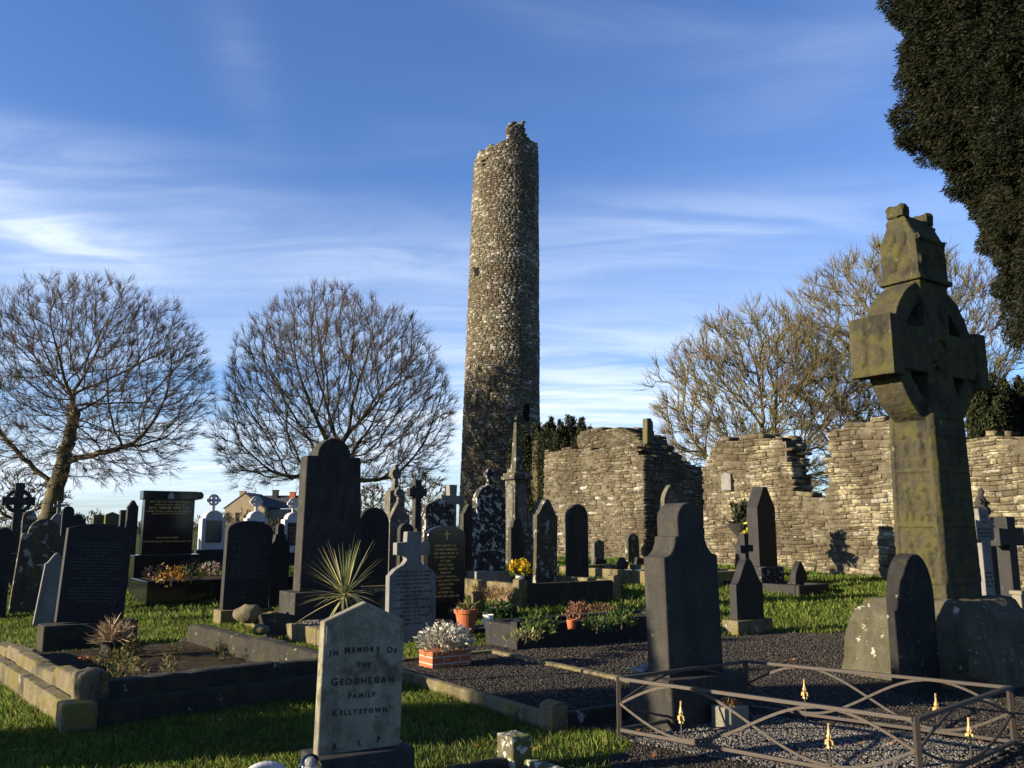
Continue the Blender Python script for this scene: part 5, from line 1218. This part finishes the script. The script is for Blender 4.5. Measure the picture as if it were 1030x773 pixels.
# yellow bunch in white vase
xy = (X(523, 18.2, .8), 18.2); zz = gz(*xy); p = pot('white vase of yellow flowers beside the yellow-lichened stone', xy, zz+.1, .07, .09, .26, 'plastic', 'flower_vase', rim=False)
tuft(p, 'leaves', 60, .2, .18, .12, GREEN, 71, z0=.25); tuft(p, 'flowers', 90, .22, .26, .075, [(.62, .42, .02), (.55, .38, .03)], 72, z0=.32, aspect=.9)
xy = (X(754, 20.1, 1.6), 20.1); plant('small bunch of yellow flowers against the church wall beside the stone urn', xy, 1.38, 40, .10, .26, .09, [(.5, .42, .03), (.4, .4, .05)], 73, name='yellow_flowers', cat='flowers', aspect=.9)
# red flowers and greenery
plant('green leafy pot plant dotted with red and white flowers, right of the white pot', on(505, 622, .1), .05, 260, .24, .30, .08, [(.02, .05, .015), (.03, .07, .02)], 81, name='flowering_plant', aspect=.5, extra=(30, .06, [(.5, .05, .05), (.5, .4, .4), (.45, .12, .10)]))
for i, (px, py, n, rad, h, sz, pal, lb) in enumerate((
    (543, 636, 170, .20, .26, .07, GREEN, 'bushy green herb in the black-kerbed middle bed'),
    (528, 642, 90, .22, .10, .06, [(.14, .15, .05), (.2, .19, .09)], 'low yellowish ground plant at the left end of the middle bed'),
    (580, 624, 150, .15, .30, .06, [(.22, .09, .06), (.16, .07, .05), (.25, .14, .08)], 'reddish-brown withered heather in the middle bed'),
    (600, 632, 110, .18, .18, .06, GREEN, 'small green clump right of the reddish heather'),
    (625, 628, 120, .17, .24, .07, GREEN, 'green leafy clump at the right end of the middle bed'),
    (606, 616, 120, .25, .14, .06, BROWN, 'brown withered patch at the back of the middle bed'))):
    plant(lb, on(px, py, zC), zC-.02, n, rad, h, sz, pal, 90+i, group='plants in the black-kerbed middle bed')
plant('tuft of dead orange-brown grass at the back left of the grassed plot', (X(497, 16.0, .4), 16.0), .25, 260, .30, .22, .13, [(.36, .19, .08), (.26, .15, .07)], 99, aspect=.08, name='grass_tuft')
q = thing('brown_pot', 'small brown pot at the foot of the reddish heather', 'pot', (*on(575, 632, zC), zC-.01)); bm = bmesh.new(); lathe(bm, [(.05, 0), (.07, .12), (.055, .12), (.01, .1)], 16); obj('vessel', bm, MT['terracotta'], q)
# weeds in the big left plot
r = random.Random(7)
for i in range(26):
    a, b = r.uniform(.35, 2.1), r.uniform(.35, 3.7)
    if i < 6: a, b = r.uniform(.9, 2.1), r.uniform(.3, .9)
    x, y = PA(a, b); px = 515+FPX*x/(y*CP)
    plant('small straggly weed on the soil of the massive-kerbed plot', (x, y), .12, r.randint(25, 60), .10, r.uniform(.10, .26), .045, GREEN+BROWN+[(.10, .10, .04)], 110+i, name='weed', group='straggly weeds in the massive-kerbed plot')
q = thing('red_leaves', 'scatter of reddish fallen leaves beside the dried grass pot', 'leaves', (*on(88, 664, .14), .135)); tuft(q, 'leaf_pile', 26, .12, .01, .04, [(.35, .10, .05), (.25, .12, .05)], 130, 2, .6)
# white marker tops in the grass at the bottom
q = thing('grave_marker', 'rounded white marker top at the bottom edge, left of the glass dome', 'grave marker', (X(268, 5.1, .3), 5.1, 0), math.radians(20)); bm = bmesh.new(); prism(bm, [(-.13, -.1), (.13, -.1)]+arc(0, .20, .13, .09, 0, 180, 14), -.03, .03); obj('slab', bm, MT['white'], q, bevel=.012)
xy = (X(312, 5.12, .3), 5.12); q = thing('glass_dome', 'small glass dome over a white figurine beside the foreground headstone', 'ornament', (*xy, .15)); bm = bmesh.new(); bx(bm, (0, 0, -.085), (.17, .15, .17)); obj('stand', bm, MT['kerbdark'], q, bevel=.01); bm = bmesh.new(); lathe(bm, [(.066, 0), (.07, .06), (.064, .12), (.038, .165), (.004, .18)], 20); obj('dome', bm, MT['clear'], q, smooth=True)
bm = bmesh.new(); ball(bm, (0, 0, .06), (.034, .034, .06)); ball(bm, (0, 0, .125), (.022, .022, .026)); ball(bm, (.024, -.012, .08), (.013, .018, .026)); ball(bm, (-.024, -.012, .08), (.013, .018, .026)); obj('figurine', bm, MT['white'], q, smooth=True)
# ornaments on the far plot below the ruin
def orn(label, px, py, kind, i):
    x, y = on(px, py, zF); q = thing('grave_ornament', label, 'ornament', (x, y, zF-.02), ALPHA+r.uniform(-.3, .3)); bm = bmesh.new()
    if kind == 'slab': prism(bm, [(-.22, 0), (.22, 0), (.20, .24), (-.14, .30)], -.05, .05); mat = 'darker'
    elif kind == 'stone': ball(bm, (0, 0, .14), (.22, .14, .18), 3); mat = 'dark'; [setattr(v, 'co', v.co*(1+.2*mnoise.noise(v.co*8))) for v in bm.verts]
    elif kind == 'book': prism(bm, [(-.2, 0), (.2, 0), (.22, .12), (0, .07), (-.22, .12)], -.12, .12); mat = 'pale'
    else: lathe(bm, [(.08, 0), (.06, .05), (.09, .2), (.11, .24), (.02, .22)], 14); mat = 'concrete'
    obj({'slab': 'slab', 'stone': 'boulder', 'book': 'open_book', 'vase': 'vessel'}[kind], bm, MT[mat], q, bevel=.008 if kind != 'stone' else 0, smooth=kind == 'stone')
for i, (px, py, k, lb) in enumerate(((603, 572, 'slab', 'low black slab on the buff-kerbed plot, nearest the dark round headstone'), (612, 577, 'vase', 'small stone vase at the left of the buff-kerbed plot'), (626, 573, 'stone', 'rounded dark stone on the buff-kerbed plot'), (638, 577, 'book', 'pale open-book ornament on the buff-kerbed plot'), (644, 571, 'slab', 'short black slab at the right of the buff-kerbed plot'))): orn(lb, px, py, k, i)
# small boulders on the rough plot
for i, (px, py, s, lb) in enumerate(((249, 628, .17, 'rounded boulder resting on the kerb below the dark slate headstone'), (192, 646, .13, 'dark boulder at the left corner of the rough stone-edged plot'), (208, 640, .11, 'smaller dark boulder beside the corner of the rough stone-edged plot'), (262, 640, .09, 'small pale boulder in the rough kerb line'), (506, 578, .12, 'pale rounded boulder at the foot of the lichen-speckled headstone'))):
    x, y = on(px, py, .1); bm = bmesh.new(); ball(bm, (0, 0, s*.55), (s*1.3, s*1.1, s*.85), 3)
    for v in bm.verts: v.co *= 1+.22*mnoise.noise(v.co*7+Vector((i*3, 0, 0)))
    o = obj('boulder', bm, MT['kerb' if i in (0, 3, 4) else 'kerbdark'], None, smooth=True); o.location = (x, y, gz(x, y)+(.15 if i in (0, 3) else 0)); tag(o, lb, 'boulder')
# unseen headstones added left of the frame to cast long shadows over the grass
def shadow_stone(x, y, w, h, kind, lb):
    root = thing('headstone', lb, 'headstone', (x, y, 0), ALPHA); bm = bmesh.new(); prism(bm, profile(kind, w, h), -.08, .08); obj('slab', bm, MT['dark'], root, bevel=.01)
    bm = bmesh.new(); bx(bm, (0, 0, .05), (w+.2, .4, .3)); obj('plinth', bm, MT['kerbdark'], root, bevel=.012)
shadow_stone(-6.5, 5.0, 2.0, 1.9, 'arch', 'large dark headstone added unseen left of the view to shade the foreground grass')
shadow_stone(-8.2, 3.7, 1.0, 1.6, 'gable', 'dark gabled headstone added unseen left of the view to cast shade')

# ------------------------------------------------------------------ grass and gravel
def blades(name, n, box, h, w, seed, keep=None, pal=((.065, .12, .014), (.10, .155, .022), (.145, .17, .035), (.17, .155, .06))):
    r = np.random.default_rng(seed); x = r.uniform(box[0], box[1], n); y = r.uniform(box[2], box[3], n)
    ok = ~in_gravel(x, y)
    for p in plots:
        if p is not plots[3]: ok &= ~inside(p, x, y)
    # camera wedge with a margin
    ok &= (np.abs(x) < .78*y+1.2)
    if keep is not None: ok &= keep(x, y, r)
    x, y = x[ok], y[ok]; n = len(x); z = g(x, y)-.01
    patch = np.array([mnoise.noise(Vector((a*1.1, b*1.1, 0)))+.8*mnoise.noise(Vector((a*4.1, b*4.1, 5))) for a, b in zip(x, y)]); hh = h*r.uniform(.45, 1.15, n)*(1+.45*patch)
    a = r.uniform(0, 2*math.pi, n); lx, ly = np.cos(a), np.sin(a); le = r.uniform(.1, .75, n)*hh; ww = w*r.uniform(.6, 1.2, n)
    b2 = a+r.normal(1.57, .5, n); sx, sy = np.cos(b2)*ww/2, np.sin(b2)*ww/2
    V = np.stack([np.stack([x-sx, y-sy, z], 1), np.stack([x+sx, y+sy, z], 1), np.stack([x+lx*le*.35+sx*.8, y+ly*le*.35+sy*.8, z+hh*.6], 1), np.stack([x+lx*le, y+ly*le, z+hh], 1), np.stack([x+lx*le*.35-sx*.8, y+ly*le*.35-sy*.8, z+hh*.6], 1)], 1).reshape(-1, 3)
    F = np.arange(n*5).reshape(n, 5); pa = np.array(pal); k = r.choice(len(pa), n, p=[.36, .31, .19, .14]); C = pa[k]*(1+.25*patch[:, None])*r.uniform(.7, 1.25, (n, 1))
    o = link(name, npmesh(name, V, F, np.repeat(C, 5, 0)), MT['grass']); tag(o, kind='stuff'); return o
fore = lambda x, y, r: ~inside([G(405, 725), G(560, 745), G(640, 750), (1.6, 4.5), (1.0, 3.5), G(430, 790)], x, y) | (r.random(len(x)) < .3)
blades('grass', 175000, (-6.5, 2.2, 4.4, 9.5), .062, .0065, 1, fore)
blades('grass', 110000, (-13, 1.5, 9.5, 17), .075, .013, 2)
blades('grass', 90000, (-20, 9, 15, 30), .11, .028, 3)
blades('grass', 70000, (2.5, 11, 11.5, 22), .075, .014, 4)
# grass growing in the grassed plot
def pebbles(name, n, poly, size, seed, zf, pal, drop=None):
    r = np.random.default_rng(seed); xs = [p[0] for p in poly]; ys = [p[1] for p in poly]
    x = r.uniform(min(xs), max(xs), n*2); y = r.uniform(min(ys), max(ys), n*2); ok = inside(poly, x, y) & (np.abs(x) < .72*y+.8)
    if drop is not None: ok &= ~drop(x, y)
    x, y = x[ok][:n], y[ok][:n]; n = len(x); s = size*r.uniform(.5, 1.3, n)*(1 if True else 1)
    base = np.array([(1, 0, 0), (0, 1, 0), (-1, 0, 0), (0, -1, 0), (0, 0, 1), (0, 0, -1)], float); F0 = np.array([(0, 1, 4), (1, 2, 4), (2, 3, 4), (3, 0, 4), (1, 0, 5), (2, 1, 5), (3, 2, 5), (0, 3, 5)])
    J = base[None]*r.uniform(.6, 1.2, (n, 6, 1)); a = r.uniform(0, 6.28, n); ca, sa = np.cos(a)[:, None], np.sin(a)[:, None]
    tl_ = r.normal(0, .5, (n, 1)); Jx = J[:, :, 0]*ca-J[:, :, 1]*sa; Jy = J[:, :, 0]*sa+J[:, :, 1]*ca; Jz = J[:, :, 2]*.7+Jx*tl_
    V = np.stack([x[:, None]+Jx*s[:, None], y[:, None]+Jy*s[:, None], zf(x, y)[:, None]+Jz*s[:, None]*.8], 2).reshape(-1, 3)
    F = (np.arange(n)[:, None, None]*6+F0[None]).reshape(-1, 3); pa = np.array(pal); C = pa[r.integers(len(pa), size=n)]*r.uniform(.5, 1.4, (n, 1))
    o = link(name, npmesh(name, V, F, np.repeat(C, 6, 0)), MT['pebble']); tag(o, kind='stuff'); return o
GP = [(.03, .028, .026), (.052, .047, .042), (.02, .019, .018), (.09, .083, .072), (.05, .04, .03)]
irish_yew('dark upright yew added unseen left of the view to shade the foreground plots', -11.5, 3.8, 0, 4.6, 1.25, 59, 'upright yews beside the tower' and None)  # unseen yew, added only for the shadow band it casts
inplots = lambda x, y: np.logical_or.reduce([inside(p, x, y) for p in plots])
near = [p for p in gravel_poly]
pebbles('gravel', 60000, [(-1.5, 4.3), (6, 4.3), (8, 9.5), (-1.5, 9.5)], .011, 1, lambda x, y: g(x, y)+.014, GP, lambda x, y: ~in_gravel(x, y) | inplots(x, y))
pebbles('gravel', 38000, [(-1, 9.5), (10, 9.5), (12, 13.6), (-1, 13.6)], .016, 2, lambda x, y: g(x, y)+.014, GP, lambda x, y: ~in_gravel(x, y) | inplots(x, y))
inner = [tuple(RC[0]), tuple(RC[1]), tuple(RC[2]), tuple(RC[3])]
pebbles('pale_gravel', 14000, inner, .013, 3, lambda x, y: g(x, y)+.024, [(.10, .097, .09), (.15, .145, .135), (.065, .062, .058), (.23, .22, .20)])
pebbles('gravel', 16000, [PB(.1, .1), PB(1.6, .1), PB(1.6, 3.3), PB(.1, 3.3)], .012, 4, lambda x, y: 0*x+zB+.008, GP)
pebbles('gravel', 5000, [PH(.2, .2), PH(2.0, .2), PH(2.0, 2.8), PH(.2, 2.8)], .016, 5, lambda x, y: 0*x+zH+.006, [(.2, .18, .16), (.28, .25, .22), (.12, .11, .1)])
# fallen leaves
def litter(name, n, box, size, seed, pal):
    r = np.random.default_rng(seed); x = r.uniform(box[0], box[1], n); y = r.uniform(box[2], box[3], n); ok = ~inplots(x, y); x, y = x[ok], y[ok]; n = len(x)
    a = r.uniform(0, 6.28, n); s = size*r.uniform(.5, 1.3, n); tz = r.normal(0, .35, (n, 4)); z = g(x, y)+.03
    co = np.array([(-1, -.5), (1, -.6), (1.1, .6), (-.8, .5)])
    V = np.stack([x[:, None]+s[:, None]*(co[None, :, 0]*np.cos(a)[:, None]-co[None, :, 1]*np.sin(a)[:, None]), y[:, None]+s[:, None]*(co[None, :, 0]*np.sin(a)[:, None]+co[None, :, 1]*np.cos(a)[:, None]), z[:, None]+s[:, None]*tz], 2).reshape(-1, 3)
    pa = np.array(pal); C = pa[r.integers(len(pa), size=n)]*r.uniform(.6, 1.3, (n, 1)); o = link(name, npmesh(name, V, np.arange(n*4).reshape(n, 4), np.repeat(C, 4, 0)), MT['leaf']); tag(o, kind='stuff')
litter('fallen_leaves', 900, (-4.5, 4, 4.5, 9), .017, 8, [(.20, .09, .03), (.13, .07, .03), (.26, .14, .05), (.09, .05, .025)])
litter('fallen_leaves', 500, (-8, 8, 9, 16), .025, 9, [(.20, .10, .04), (.13, .07, .03)])
